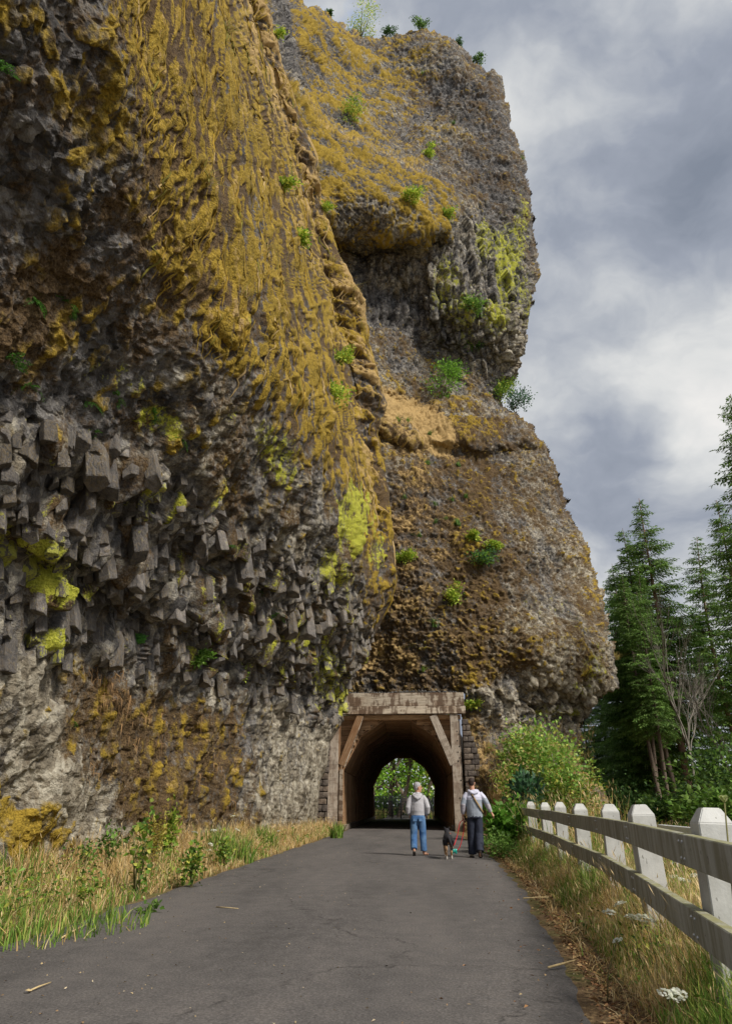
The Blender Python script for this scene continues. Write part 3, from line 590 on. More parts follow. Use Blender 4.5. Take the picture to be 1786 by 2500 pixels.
def block_material(by_attr=False):
    m, nt, b = new_mat('column_basalt'); co = objco(nt); oi = nd(nt, 'ShaderNodeObjectInfo'); at_ = nd(nt, 'ShaderNodeSeparateColor')
    if by_attr: nt.links.new(attr(nt, 'Col'), at_.inputs[0])
    rnd = at_.outputs[1] if by_attr else oi.outputs['Random']
    va = nd(nt, 'ShaderNodeVectorMath', operation='MULTIPLY_ADD'); nt.links.new(rnd, va.inputs[0]); va.inputs[1].default_value = (37, 21, 53); nt.links.new(co, va.inputs[2]); v = va.outputs[0]
    f = noise(nt, v, 1.6 if not by_attr else 6.0, 7, 0.62); g = noise(nt, v, 5.5 if not by_attr else 20.0, 6, 0.68)
    c = ramp(nt, mathn(nt, 'ADD', mathn(nt, 'MULTIPLY', f, 0.6), mathn(nt, 'MULTIPLY', g, 0.4)), [(0.30, (0.045, 0.042, 0.041)), (0.44, (0.12, 0.110, 0.103)), (0.56, (0.23, 0.205, 0.183)), (0.70, (0.42, 0.375, 0.30))])
    c = mixc(nt, 1.0, c, ramp(nt, rnd, [(0.0, 0.6), (1.0, 1.35)]), 'MULTIPLY')
    c = mixc(nt, ramp(nt, mathn(nt, 'ADD', g, mathn(nt, 'MULTIPLY', mathn(nt, 'FRACT', mathn(nt, 'MULTIPLY', rnd, 7.7)), 0.12)), [(0.55, 0.0), (0.68, 0.75)]), c, (0.17, 0.125, 0.06))
    oc = at_
    if not by_attr: oc = nd(nt, 'ShaderNodeSeparateColor'); nt.links.new(oi.outputs['Color'], oc.inputs[0])
    c = mixc(nt, ramp(nt, mathn(nt, 'ADD', mathn(nt, 'MULTIPLY', f, 0.8), mathn(nt, 'ADD', mathn(nt, 'MULTIPLY', g, 0.25), mathn(nt, 'MULTIPLY', oc.outputs[0], 0.22))), [(0.69, 0.0), (0.74, 0.9)]), c, ramp(nt, g, [(0.35, (0.33, 0.34, 0.04)), (0.65, (0.56, 0.55, 0.09))]))
    nt.links.new(c, b.inputs['Base Color']); b.inputs['Roughness'].default_value = 0.62; b.inputs['Specular IOR Level'].default_value = 0.45
    bump(nt, b, g, 0.8, 0.10 if not by_attr else 0.03); return m
M_BLOCK = block_material(); M_BLOCK2 = block_material(True)
def blocks(maxn=290, rest=1100):
    rn = random.Random(4); meshes = [block_mesh(k) for k in range(14)]; placed = []; cand = []; tries = 0; px, py = LG['px'], LG['py']
    for me in meshes: me.materials.append(M_BLOCK)
    raw = [(np.array([v.co[:] for v in me.vertices]), [tuple(p.vertices) for p in me.polygons]) for me in meshes]
    ii, jj = np.nonzero(LG['blk'] > 0.5); k = (px[ii, jj] > -60); ii, jj = ii[k], jj[k]
    while len(cand) < maxn + rest and tries < 40000:
        tries += 1; k = rn.randrange(len(ii)); i, j = ii[k], jj[k]; x, y = px[i, j], py[i, j]; t = LG['t'][i, j]
        r_m = rn.choice((rn.uniform(0.07, 0.12), rn.uniform(0.10, 0.17), rn.uniform(0.13, 0.22))) * (0.86 + 0.69 * min(1, t / 30)); rp = FPX * r_m / t
        g = (int(x // 60), int(y // 60))
        if any((x - a) ** 2 + ((y - b) * 0.62) ** 2 < (0.63 * (rp + c)) ** 2 for a, b, c in placed): continue
        placed.append((x, y, rp)); P = Vector(LG['P'][i, j]); N = Vector(LG['N'][i, j])
        ax = Vector((0.20 + rn.uniform(-.09, .09), rn.uniform(-.16, .04), -1.0)).normalized(); Z = -ax; X = Vector((math.cos(rn.uniform(0, 6)), math.sin(rn.uniform(0, 6)), 0)); X = (X - Z * X.dot(Z)).normalized(); Y = Z.cross(X)
        M = Matrix((X, Y, Z)).transposed().to_4x4() @ Matrix.Diagonal((r_m, r_m, r_m * rn.uniform(1.0, 2.1), 1)); M.translation = P + N * r_m * rn.uniform(-0.85, -0.25) + ax * r_m * 0.2
        yl = float(LG['yel'][i, j]); cand.append((rp, rn.randrange(14), M, min(1, yl * 1.7) if yl > 0.2 else rn.choice((0, 0, 0, 0.1, 0.25)), rn.random()))
    cand.sort(key=lambda c: -c[0])
    for rp, k, M, yl, rr in cand[:maxn]:
        o = link('basalt_column', meshes[k], None, LEFT); o.matrix_local = M; o.color = (yl, 0, 0, 1)
    V = []; Q = []; T = []; Cc = []; n = 0
    for rp, k, M, yl, rr in cand[maxn:]:
        v, f = raw[k]; v = v @ np.array(M.to_3x3()).T + np.array(M.translation); V.append(v); Cc.append(np.tile((yl, rr, 0), (len(v), 1)))
        for p in f:
            for j in range(1, len(p) - 1): T.append((n + p[0], n + p[j], n + p[j + 1]))
        n += len(v)
    if V: tag(link('small_columns', np_mesh('small_columns', np.concatenate(V), None, T, False, {'Col': np.concatenate(Cc)}), M_BLOCK2, LEFT), kind='stuff')
blocks()
# ------------------------------------------------------------------ ground, path
def path_left(y): return np.interp(y, [-10, 0, 7.3, 14, 32, 60, 120], [-4.05, -3.95, -3.85, -3.75, -3.58, -3.55, -3.5])
def path_right(y): return np.interp(y, [-10, 0, 4.7, 8.2, 12, 19.3, 30, 37, 120], [0.55, 0.85, 1.14, 1.47, 1.78, 2.14, 2.2, 2.2, 2.3])
def ground_z(x, y):
    x = np.asarray(x, float); y = np.asarray(y, float)
    l = path_left(y) - x; r_ = x - path_right(y)
    p = np.stack((x * 0.9, y * 0.9, np.zeros_like(x)), -1)
    h = 0.10 * sstep(0.1, 0.6, l) + 0.32 * sstep(0.8, 2.6, l) + 0.12 * sstep(0.3, 1.4, r_)
    h = h + 0.06 * fbm(p, 900, 3) * sstep(0.0, 0.7, np.maximum(l, r_))
    return h - 0.02 - 0.02 * np.clip(-np.maximum(l, r_), 0, 1) - 0.06 * np.clip(x - 16, 0, 60)
def spread(a, b, n0, far, n1):
    c = np.linspace(a, b, n0); return np.concatenate((-np.geomspace(far, -a if a < 0 else 1, n1)[:-1] if a < 0 else [], c, np.geomspace(b, far, n1)[1:]))
m, nt, b = new_mat('earth'); co = objco(nt)
f1 = noise(nt, co, 1.4, 6, 0.6); f2 = noise(nt, co, 22, 5, 0.65)
c = ramp(nt, f2, [(0.3, (0.07, 0.042, 0.022)), (0.5, (0.19, 0.12, 0.06)), (0.7, (0.36, 0.25, 0.12))])
c = mixc(nt, ramp(nt, f1, [(0.45, 0.0), (0.62, 0.7)]), c, (0.10, 0.12, 0.03))
nt.links.new(c, b.inputs['Base Color']); bump(nt, b, f2, 0.8, 0.04); M_EARTH = m
xs = spread(-9, 26, 170, 900, 18); ys = np.concatenate((np.linspace(-12, 90, 330), np.geomspace(90, 1200, 26)[1:]))
X, Y = np.meshgrid(xs, ys); Z = ground_z(X, Y)
gv = np.stack((X, Y, Z), -1).reshape(-1, 3); i = np.arange(len(gv)).reshape(X.shape)
gq = np.stack((i[:-1, :-1], i[:-1, 1:], i[1:, 1:], i[1:, :-1]), -1).reshape(-1, 4)
tag(link('ground', np_mesh('ground', gv, gq), M_EARTH), kind='structure')

m, nt, b = new_mat('asphalt'); co = objco(nt)
a1 = noise(nt, mapping(nt, co, (0.5, 0.12, 1)), 1.6, 5, 0.6); a2 = noise(nt, co, 55, 4, 0.7); a3 = noise(nt, co, 4.0, 5, 0.6)
c = ramp(nt, a2, [(0.25, (0.052, 0.048, 0.046)), (0.5, (0.108, 0.099, 0.094)), (0.75, (0.195, 0.178, 0.168))])
c = mixc(nt, 1.0, c, ramp(nt, a1, [(0.3, 0.72), (0.7, 1.28)]), 'MULTIPLY')
c = mixc(nt, 1.0, c, ramp(nt, a3, [(0.3, 0.85), (0.7, 1.15)]), 'MULTIPLY')
tan = mathn(nt, 'MULTIPLY', ramp(nt, a1, [(0.42, 0.0), (0.75, 0.45)]), ramp(nt, a3, [(0.35, 0.0), (0.7, 1.0)]))
c = mixc(nt, tan, c, (0.115, 0.092, 0.072))
vc = nd(nt, 'ShaderNodeTexVoronoi', feature='DISTANCE_TO_EDGE'); vc.inputs['Scale'].default_value = 0.16
wc = nd(nt, 'ShaderNodeVectorMath', operation='MULTIPLY_ADD'); nt.links.new(noise(nt, co, 1.2, 5, 0.6, 0, True), wc.inputs[0]); wc.inputs[1].default_value = (1.6, 1.6, 0); nt.links.new(mapping(nt, co, (1, 0.6, 1)), wc.inputs[2]); nt.links.new(wc.outputs[0], vc.inputs['Vector'])
c = mixc(nt, mathn(nt, 'MULTIPLY', ramp(nt, vc.outputs['Distance'], [(0.0, 0.75), (0.006, 0.0)]), ramp(nt, a3, [(0.42, 0.0), (0.6, 1.0)])), c, (0.02, 0.018, 0.017))
stn = nd(nt, 'ShaderNodeTexVoronoi', feature='F1'); stn.inputs['Scale'].default_value = 26; nt.links.new(co, stn.inputs['Vector']); c = mixc(nt, ramp(nt, stn.outputs['Distance'], [(0.10, 0.55), (0.2, 0.0)]), c, mixc(nt, a3, (0.03, 0.028, 0.027), (0.30, 0.27, 0.24)))
nt.links.new(c, b.inputs['Base Color']); b.inputs['Roughness'].default_value = 0.85; b.inputs['Specular IOR Level'].default_value = 0.3
bump(nt, b, a2, 0.55, 0.012); M_ASPH = m
ys = np.concatenate((np.arange(-10, 40, 0.12), np.arange(40, 130, 1.0))); n = 24
e1 = path_left(ys) + 0.12 * fbm(np.stack((ys * 2.1, ys * 0, ys * 0 + 3), -1), 910, 4); e2 = path_right(ys) + 0.12 * fbm(np.stack((ys * 2.1, ys * 0, ys * 0 + 9), -1), 920, 4)
uu = np.linspace(0, 1, n)[None]; PX = e1[:, None] * (1 - uu) + e2[:, None] * uu; PY = ys[:, None] * np.ones((1, n))
PZ = 0.004 + 0.02 * np.sin(uu * math.pi) + 0.004 * fbm(np.stack((PX * 0.5, PY * 0.5, PX * 0), -1), 930, 2)
PZ[:, 0] -= 0.06; PZ[:, -1] -= 0.06
i = np.arange(PX.size).reshape(PX.shape); pq = np.stack((i[:-1, :-1], i[:-1, 1:], i[1:, 1:], i[1:, :-1]), -1).reshape(-1, 4)
tag(link('path', np_mesh('path', np.stack((PX, PY, PZ), -1).reshape(-1, 3), pq), M_ASPH), kind='structure')
# ------------------------------------------------------------------ timber tunnel
def wood_mat(name, dark, mid, light, stain=0.35, tone=(0.16, 0.07, 0.025), drip=0.0):
    m, nt, b = new_mat(name); oi = nd(nt, 'ShaderNodeObjectInfo')
    va = nd(nt, 'ShaderNodeVectorMath', operation='MULTIPLY_ADD'); nt.links.new(oi.outputs['Random'], va.inputs[0]); va.inputs[1].default_value = (31, 57, 17); nt.links.new(objco(nt), va.inputs[2])
    v = va.outputs[0]; g = noise(nt, mapping(nt, v, (0.9, 14, 14)), 2.2, 6, 0.65, 0.6); l = noise(nt, mapping(nt, v, (0.8, 1.6, 1.6)), 1.1, 5, 0.6)
    c = ramp(nt, g, [(0.28, dark), (0.5, mid), (0.72, light)])
    c = mixc(nt, 1.0, c, ramp(nt, oi.outputs['Random'], [(0, 0.72), (1, 1.2)]), 'MULTIPLY')
    c = mixc(nt, mathn(nt, 'MULTIPLY', ramp(nt, l, [(0.46, 0.0), (0.66, 1.0)]), stain), c, tone)
    kn = nd(nt, 'ShaderNodeTexVoronoi', feature='F1'); kn.inputs['Scale'].default_value = 1.6; nt.links.new(mapping(nt, v, (0.7, 2.0, 2.0)), kn.inputs['Vector'])
    c = mixc(nt, ramp(nt, kn.outputs['Distance'], [(0.04, 0.85), (0.085, 0.0)]), c, (0.035, 0.018, 0.01))
    if drip:
        dr = mathn(nt, 'MULTIPLY', noise(nt, mapping(nt, v, (2.6, 0.55, 1.0)), 1.6, 5, 0.65), ramp(nt, l, [(0.30, 0.75), (0.6, 1.15)]))
        c = mixc(nt, ramp(nt, dr, [(0.46, 0.0), (0.56, drip)]), c, (0.10, 0.058, 0.034))
        cr = noise(nt, mapping(nt, v, (0.5, 9, 9)), 1.3, 3, 0.5); c = mixc(nt, ramp(nt, cr, [(0.485, 0.0), (0.5, 0.8), (0.515, 0.0)]), c, (0.07, 0.045, 0.03))
    nt.links.new(c, b.inputs['Base Color']); b.inputs['Roughness'].default_value = 0.8; bump(nt, b, g, 0.6, 0.012); return m
M_BEAM = wood_mat('weathered_beam', (0.30, 0.235, 0.17), (0.56, 0.47, 0.36), (0.72, 0.64, 0.52), 0.6, (0.22, 0.12, 0.065), 0.85)
M_POST = wood_mat('weathered_post', (0.22, 0.175, 0.135), (0.41, 0.345, 0.275), (0.58, 0.51, 0.42), 0.5, (0.22, 0.13, 0.075), 0.4)
M_PLANK = wood_mat('brown_plank', (0.24, 0.125, 0.06), (0.56, 0.345, 0.185), (0.76, 0.54, 0.34), 0.45, (0.10, 0.045, 0.018))
M_BRACE = wood_mat('brown_brace', (0.15, 0.075, 0.035), (0.30, 0.175, 0.09), (0.46, 0.31, 0.19), 0.4, (0.22, 0.10, 0.04))
M_DARK = simple_mat('dark_rock', (0.03, 0.027, 0.025), 0.95, 0.4, 3.0, 0.5)
YP = 38.0                                              # the portal's front plane
tun = empty('tunnel_portal', (-0.7, YP, 0), 'timber lined tunnel portal with heavy weathered beams at the cliff foot', 'tunnel')
def pl(px, py, y=YP): return at(px, py, y)
def timber(name, a, b, wid, thk, mat=M_POST, up=(0, -1, 0), bev=0.012, jit=0.004): return board(name, a, b, wid, thk, up, mat, tun, bev, jit)
zt, zm, zb = pl(990, 1691).z, pl(990, 1724).z, pl(990, 1743).z
xr = pl(1132, 1715).x; xl = -5.4
timber('header_beam', (xl, YP + 0.2, (zt + zm) / 2), (xr, YP + 0.2, (zt + zm) / 2), zt - zm - 0.015, 0.40, M_BEAM)
timber('header_beam', (xl, YP + 0.19, (zm + zb) / 2), (xr + 0.05, YP + 0.19, (zm + zb) / 2), zm - zb - 0.01, 0.46, M_BEAM)
timber('header_beam', (xl + 0.3, YP + 0.62, zb - 0.12), (xr - 0.2, YP + 0.62, zb - 0.12), 0.24, 0.36, M_PLANK)
def post(px, w, d=0.32, mat=M_POST, top=None, y=YP + 0.2, zb_=-0.1):
    p = pl(px, 2029); q = Vector((p.x, y, zb - 0.003 if top is None else top)); return timber('post', (p.x, y, zb_), q, w, d, mat)
post(1121, 0.42); post(1133, 0.16, 0.2, M_POST, zb - 0.3, YP + 0.42)
post(810, 0.52, 0.34); post(823.5, 0.12, 0.3, M_BRACE, zb - 0.003, YP + 0.26); p_in = post(830, 0.19, 0.24, M_BEAM, pl(830, 1878).z, YP + 0.12, 0.45)
timber('sill_block', (pl(829, 2029).x, YP + 0.12, -0.1), (pl(829, 2029).x, YP + 0.12, 0.44), 0.24, 0.28, M_PLANK)
# diagonal braces
def brace(x0, y0, x1, y1, w, d, yoff, mat): a, b2 = pl(x0, y0), pl(x1, y1); return timber('brace', (a.x, YP + yoff, a.z), (b2.x, YP + yoff, b2.z), w, d, mat)
brace(879, 1746, 832, 1868, 0.36, 0.26, 0.16, M_BRACE); brace(885, 1748, 839, 1872, 0.10, 0.30, 0.21, M_BEAM)
brace(1056, 1746, 1107, 1866, 0.40, 0.30, 0.18, M_POST)
# nine-sided lining
YL = YP + 0.95
ARCH = [(832, 2029), (832, 1878), (876, 1794), (934, 1753), (1003, 1753), (1064, 1794), (1111, 1878), (1111, 2029)]
AR = [(lambda p: (p.x, p.z))(at(a, b2, YP + 0.4)) for a, b2 in ARCH]; AR[0] = (AR[0][0], 0.25); AR[-1] = (AR[-1][0], 0.25)
cxz = Vector((-0.7, 0, 2.2)); rn = random.Random(8)
def lining(y0, y1, wid, keep_parts):
    mb = MB()
    for k in range(7):
        a = Vector((AR[k][0], 0, AR[k][1])); b2 = Vector((AR[k + 1][0], 0, AR[k + 1][1])); d = (b2 - a); nrm = Vector((-d.z, 0, d.x)).normalized()
        if (cxz - (a + b2) / 2).dot(nrm) < 0: nrm = -nrm
        y = y0; n = 0; wall = k in (0, 6)
        while y < y1:
            w = wid * rn.uniform(0.92, 1.08); off = 0.03 * rn.random(); s0, s1 = 0.0, 1.0
            if wall:
                s1 = 0.86 if n % 2 else 0.995; off += 0.035 * (n % 2)
                if k == 6: s0, s1 = 1 - s1, 1.0
                if n % 3 == 1: s0, s1 = (s0 + 0.05, s1) if k == 0 else (s0, s1 - 0.05)
            A = a + d * s0 - nrm * (0.03 + off); B = a + d * s1 - nrm * (0.03 + off); A.y = B.y = y + w / 2
            if keep_parts: board('plank', A, B, w - 0.014, 0.06, nrm, M_PLANK, tun, 0.0)
            else:
                e = (B - A); L = e.length; xh = e / L; zh = nrm; yh = zh.cross(xh); pts = []
                for sx in (-.5, .5):
                    for sy in (-.5, .5):
                        for sz in (-.5, .5): pts.append((A + B) / 2 + xh * sx * L + yh * sy * (w - 0.014) + zh * sz * 0.06)
                mb.add(pts, [(0, 1, 3, 2), (4, 6, 7, 5), (0, 4, 5, 1), (2, 3, 7, 6), (0, 2, 6, 4), (1, 5, 7, 3)])
            y += w; n += 1
    return mb
lining(YL, YL + 9.6, 0.30, True)
o = lining(YL + 9.9, 72.0, 0.32, False).build('lining_planks', M_PLANK, tun, False); o.matrix_parent_inverse = Matrix.Translation((0.7, -YP, 0)); tag(o, kind='stuff')
# ribs of the arch, one every few metres, the last ones catch the daylight of the far mouth
def rib(y, w=0.16, dep=0.10):
    mb = MB(); n = len(AR)
    for k in range(n - 1):
        a = Vector((AR[k][0], y, AR[k][1])); b2 = Vector((AR[k + 1][0], y, AR[k + 1][1])); ia = a + (cxz - a).normalized() * Vector((1, 0, 1)).length * 0; pts = []
        for P_ in (a, b2):
            c = Vector((cxz.x, y, min(P_.z, cxz.z))) - P_; c.y = 0; c.normalize()
            for s in (0.0, dep):
                for yy in (0, w): pts.append(P_ + c * s + Vector((0, yy, 0)))
        mb.add(pts, [(0, 1, 5, 4), (2, 6, 7, 3), (0, 4, 6, 2), (1, 3, 7, 5)])
    o = mb.build('arch_rib', M_BRACE, tun, False); o.matrix_parent_inverse = Matrix.Translation((0.7, -YP, 0)); return o
for y in [YL - 0.02] + [49 + 1.55 * k for k in range(15)]: rib(y)
# kerb timbers along both walls and the light-tight rock round the bore
for k in (0, -1): board('kerb_timber', (AR[k][0], YL, 0.12), (AR[k][0], 72, 0.12), 0.30, 0.26, (0, 0, 1), M_POST, tun, 0.01)
mb = MB(); n = len(AR)
for k in range(n - 1):
    def outp(p, s): v = Vector((p[0], 0, p[1])) - cxz; v = v.normalized() * (v.length + s); return v + cxz
    a, b2 = outp(AR[k], 0.35), outp(AR[k + 1], 0.35); c, d = outp(AR[k + 1], 1.3), outp(AR[k], 1.3)
    if k == 0: a.z = d.z = -0.3
    if k == n - 2: b2.z = c.z = -0.3
    pts = [(p.x, y, p.z) for y in (YL + 0.1, 71.9) for p in (a, b2, c, d)]
    mb.add(pts, [(0, 3, 2, 1), (4, 5, 6, 7), (0, 1, 5, 4), (2, 3, 7, 6)])
o = mb.build('bore_rock', M_DARK, tun, False); o.matrix_parent_inverse = Matrix.Translation((0.7, -YP, 0))
# boards that close the corners above the arch
for side in (0, 1):
    pts = AR[1:4] if side == 0 else AR[4:7][::-1]; xo = -4.1 if side == 0 else 2.45
    z = pts[0][1] - 0.6
    while z < zb - 0.05:
        zc_ = z + 0.13
        xi = np.interp(zc_, [pts[0][1] - 1, pts[0][1], pts[1][1], pts[2][1]], [pts[0][0], pts[0][0], pts[1][0], pts[2][0]])
        if abs(xi - xo) > 0.1: board('corner_plank', (xo, YL - 0.1, zc_), (xi, YL - 0.1, zc_), 0.25, 0.05, (0, -1, 0), M_PLANK, tun, 0.0)
        z += 0.262
# bolts on the right post
for k, py in enumerate((1785, 1792, 1808, 1822, 1836, 1850, 1858, 1905, 1948)):
    p = pl(1113 + (py - 1742) * 0.045 + (4 if k % 2 else 0), py); o = link('bolt', bm_mesh('bolt', box_bm(0.06, 0.02, 0.06, 0.012)), simple_mat('iron', (0.03, 0.028, 0.027), 0.6) if k == 0 else bpy.data.materials['iron'], tun)
    o.location = (p.x + 0.7, 0.028, p.z)
# gravel lying on the header
mb = MB(); rn = random.Random(3)
for k in range(260):
    x = rn.uniform(-3.4, xr - 0.3); s = rn.uniform(0.03, 0.09); yy = YP + rn.uniform(0.05, 0.4); zz = zt + s * 0.4 + 0.10 * math.exp(-((x - 0.3) / 1.2) ** 2) * rn.random()
    a = rn.uniform(0, 6); mb.add([(x + s * math.cos(a), yy + s * math.sin(a), zz), (x + s * math.cos(a + 2.1), yy + s * math.sin(a + 2.1), zz), (x + s * math.cos(a + 4.2), yy + s * math.sin(a + 4.2), zz - s * .3), (x, yy, zz + s * .8), (x, yy, zz - s * .8)], [], [(0, 1, 3), (1, 2, 3), (2, 0, 3), (1, 0, 4), (2, 1, 4), (0, 2, 4)])
tag(mb.build('gravel', simple_mat('gravel', (0.10, 0.095, 0.09), 0.9, 0.6, 8.0), None, False), kind='stuff')

# ------------------------------------------------------------------ stone wing walls
def stone_mat():
    m, nt, b = new_mat('wall_stone'); oi = nd(nt, 'ShaderNodeObjectInfo'); co = objco(nt); f = noise(nt, co, 4.0, 6, 0.65)
    c = ramp(nt, f, [(0.3, (0.045, 0.038, 0.032)), (0.5, (0.12, 0.10, 0.085)), (0.7, (0.23, 0.20, 0.165))])
    c = mixc(nt, 1.0, c, ramp(nt, oi.outputs['Random'], [(0, (0.6, 0.58, 0.6)), (0.5, (0.95, 0.92, 0.9)), (1, (1.35, 1.2, 1.05))]), 'MULTIPLY')
    nt.links.new(c, b.inputs['Base Color']); bump(nt, b, f, 0.8, 0.05); return m
M_STONE = stone_mat()
def stone_bm(w, d, h, rn):
    bm = box_bm(w, d, h, min(w, h) * 0.10)
    for v in bm.verts: v.co += Vector([rn.uniform(-0.012, 0.012) for _ in range(3)])
    return bm_mesh('stone', bm)
def wing_wall(name, label, rows, y, xa_fn, xb_fn, z0, h, wid, seed):
    rn = random.Random(seed); e = empty(name, (xa_fn(0), y, 0), label, 'stone wall'); z = z0; k = 0; core = MB()
    for k in range(rows):
        hh = h * rn.uniform(0.9, 1.1); xa, xb = xa_fn(k / rows), xb_fn(k / rows); x = xa - (wid * 0.5 if k % 2 else 0)
        if xb - xa > 0.08: core.add([(xx - e.location.x, yy, zz) for yy in (0.22, 0.5) for xx, zz in ((xa + 0.02, z), (xb - 0.02, z), (xb - 0.02, z + hh), (xa + 0.02, z + hh))], [(0, 1, 2, 3), (4, 7, 6, 5), (0, 4, 5, 1), (3, 2, 6, 7), (0, 3, 7, 4), (1, 5, 6, 2)])
        while x < xb:
            w = wid * rn.uniform(0.75, 1.3); s0, s1 = max(x, xa), min(x + w, xb)
            if s1 - s0 > 0.10:
                o = link('stone', stone_bm(s1 - s0 - 0.02, 0.34, hh - 0.022, rn), M_STONE, e); o.location = ((s0 + s1) / 2 - e.location.x, rn.uniform(-0.03, 0.03) + 0.17, z + hh / 2)
            x += w
        z += hh
    core.build('mortar_core', M_DARK, e, False); return e
zr = pl(1150, 1752).z
rx0 = pl(1130, 2025).x
wing_wall('stone_wall', 'dark stone wing wall tapering upward on the right of the tunnel portal', 19, YP + 0.15, lambda s: np.interp(s, [0, 0.3, 1], [pl(1136, 2020).x, pl(1138, 1960).x, pl(1127, 1752).x]),
          lambda s: np.interp(s, [0, 0.42, 0.43, 0.78, 1], [pl(1150, 2020).x, pl(1158, 1890).x, pl(1184, 1882).x, pl(1158, 1800).x, pl(1138, 1752).x]), 0.0, (zr) / 19, 0.50, 21)
wing_wall('stone_wall', 'grey stone wing wall at the left edge of the tunnel portal under the rock', 17, YP - 0.15, lambda s: np.interp(s, [0, 1], [pl(768, 2020).x, pl(775, 1780).x]),
          lambda s: np.interp(s, [0, 1], [pl(797, 2020).x, pl(809, 1780).x]), 0.0, pl(790, 1770).z / 17, 0.48, 22)

# ------------------------------------------------------------------ white rail fence
def fence_mat():
    m, nt, b = new_mat('old_white_paint'); oi = nd(nt, 'ShaderNodeObjectInfo')
    va = nd(nt, 'ShaderNodeVectorMath', operation='MULTIPLY_ADD'); nt.links.new(oi.outputs['Random'], va.inputs[0]); va.inputs[1].default_value = (11, 23, 37); nt.links.new(objco(nt), va.inputs[2]); v = va.outputs[0]
    geo = nd(nt, 'ShaderNodeNewGeometry'); st = noise(nt, mapping(nt, geo.outputs['Position'], (7, 7, 0.9)), 1.5, 5, 0.6); g = noise(nt, v, 6.0, 6, 0.65); fn_ = noise(nt, mapping(nt, v, (4, 30, 30)), 2.0, 4, 0.6)
    c = ramp(nt, g, [(0.3, (0.52, 0.52, 0.50)), (0.6, (0.68, 0.68, 0.66))])
    c = mixc(nt, attr(nt, 'dirt'), c, mixc(nt, ramp(nt, st, [(0.35, 0.0), (0.62, 0.95)]), (0.42, 0.42, 0.385), (0.17, 0.155, 0.09)))
    mossy = mixc(nt, g, (0.20, 0.19, 0.05), (0.30, 0.29, 0.10))
    sn = nd(nt, 'ShaderNodeSeparateXYZ'); nt.links.new(geo.outputs['Normal'], sn.inputs[0])
    rail = nd(nt, 'ShaderNodeSeparateColor'); nt.links.new(attr(nt, 'dirt'), rail.inputs[0])
    c = mixc(nt, mathn(nt, 'MULTIPLY', mathn(nt, 'MULTIPLY', ramp(nt, sn.outputs[2], [(0.6, 0.0), (0.9, 1.0)]), rail.outputs[0]), ramp(nt, g, [(0.35, 0.2), (0.6, 0.9)])), c, mossy)
    fleck = ramp(nt, noise(nt, mapping(nt, geo.outputs['Position'], (38, 38, 16)), 1.0, 2, 0.5), [(0.68, 0.0), (0.72, 0.7)])
    c = mixc(nt, fleck, c, (0.13, 0.12, 0.10))
    nt.links.new(c, b.inputs['Base Color']); b.inputs['Roughness'].default_value = 0.65; bump(nt, b, mathn(nt, 'ADD', fn_, g), 0.25, 0.006); return m
M_FENCE = fence_mat(); M_BOLT = simple_mat('galvanised_bolt', (0.55, 0.55, 0.56), 0.4, 0.2, 30, 0, 0.5, 0.7)
def set_dirt(me, v): a = me.color_attributes.new('dirt', 'FLOAT_COLOR', 'POINT'); a.data.foreach_set('color', np.tile(np.array((v, v, v, 1), np.float32), len(me.vertices)))
POSTS = []                                              # (point at the top, ground)
for px, py, zc in ((1718, 1972, 4.3), (1567, 1964, 6.35), (1483, 1963, 8.5), (1412, 1962, 10.7), (1363, 1958, 12.9), (1330, 1959, 15.1), (1296, 1957, 17.4), (1270, 1958, 19.8), (1246, 1959, 22.4)):
    POSTS.append(atz(px, py, zc))
d0 = (POSTS[0] - POSTS[1]); POSTS.insert(0, POSTS[0] + d0 * 1.02)
fence = empty('rail_fence', (POSTS[1].x, POSTS[1].y, 0), 'white painted wooden rail fence with chamfered posts along the right verge', 'fence')
FO = Vector(fence.location)
def post_mesh(w, top, bot):
    bm = bmesh.new(); rings = []
    h = w / 2
    for hw, z in ((h, bot), (h, top - 0.095 * w / 0.22), (h * 0.52, top)): rings.append([bm.verts.new((sx * hw, sy * hw, z)) for sx, sy in ((-1, -1), (1, -1), (1, 1), (-1, 1))])
    for a, b2 in zip(rings[:-1], rings[1:]):
        for k in range(4): bm.faces.new((a[k], a[(k + 1) % 4], b2[(k + 1) % 4], b2[k]))
    bm.faces.new(rings[-1]); bmesh.ops.bevel(bm, geom=list(bm.edges), offset=0.006, segments=2, affect='EDGES')
    me = bm_mesh('post', bm); set_dirt(me, 0.2); return me
rn = random.Random(5)
FRONT = []
for k, p in enumerate(POSTS):
    dirv = (POSTS[min(k + 1, len(POSTS) - 1)] - POSTS[max(k - 1, 0)]); dirv.z = 0; dirv.normalize(); nrm = Vector((-dirv.y, dirv.x, 0))
    if nrm.x > 0: nrm = -nrm
    w = 0.205; o = link('post', post_mesh(w, p.z, -0.35), M_FENCE, fence); ang = math.atan2(dirv.y, dirv.x)
    o.location = Vector((p.x, p.y, 0)) - FO; o.rotation_euler = (rn.uniform(-.03, .03), rn.uniform(-.03, .03), ang + rn.uniform(-.06, .06))
    FRONT.append(Vector((p.x, p.y, 0)) + nrm * (w / 2 + 0.037))
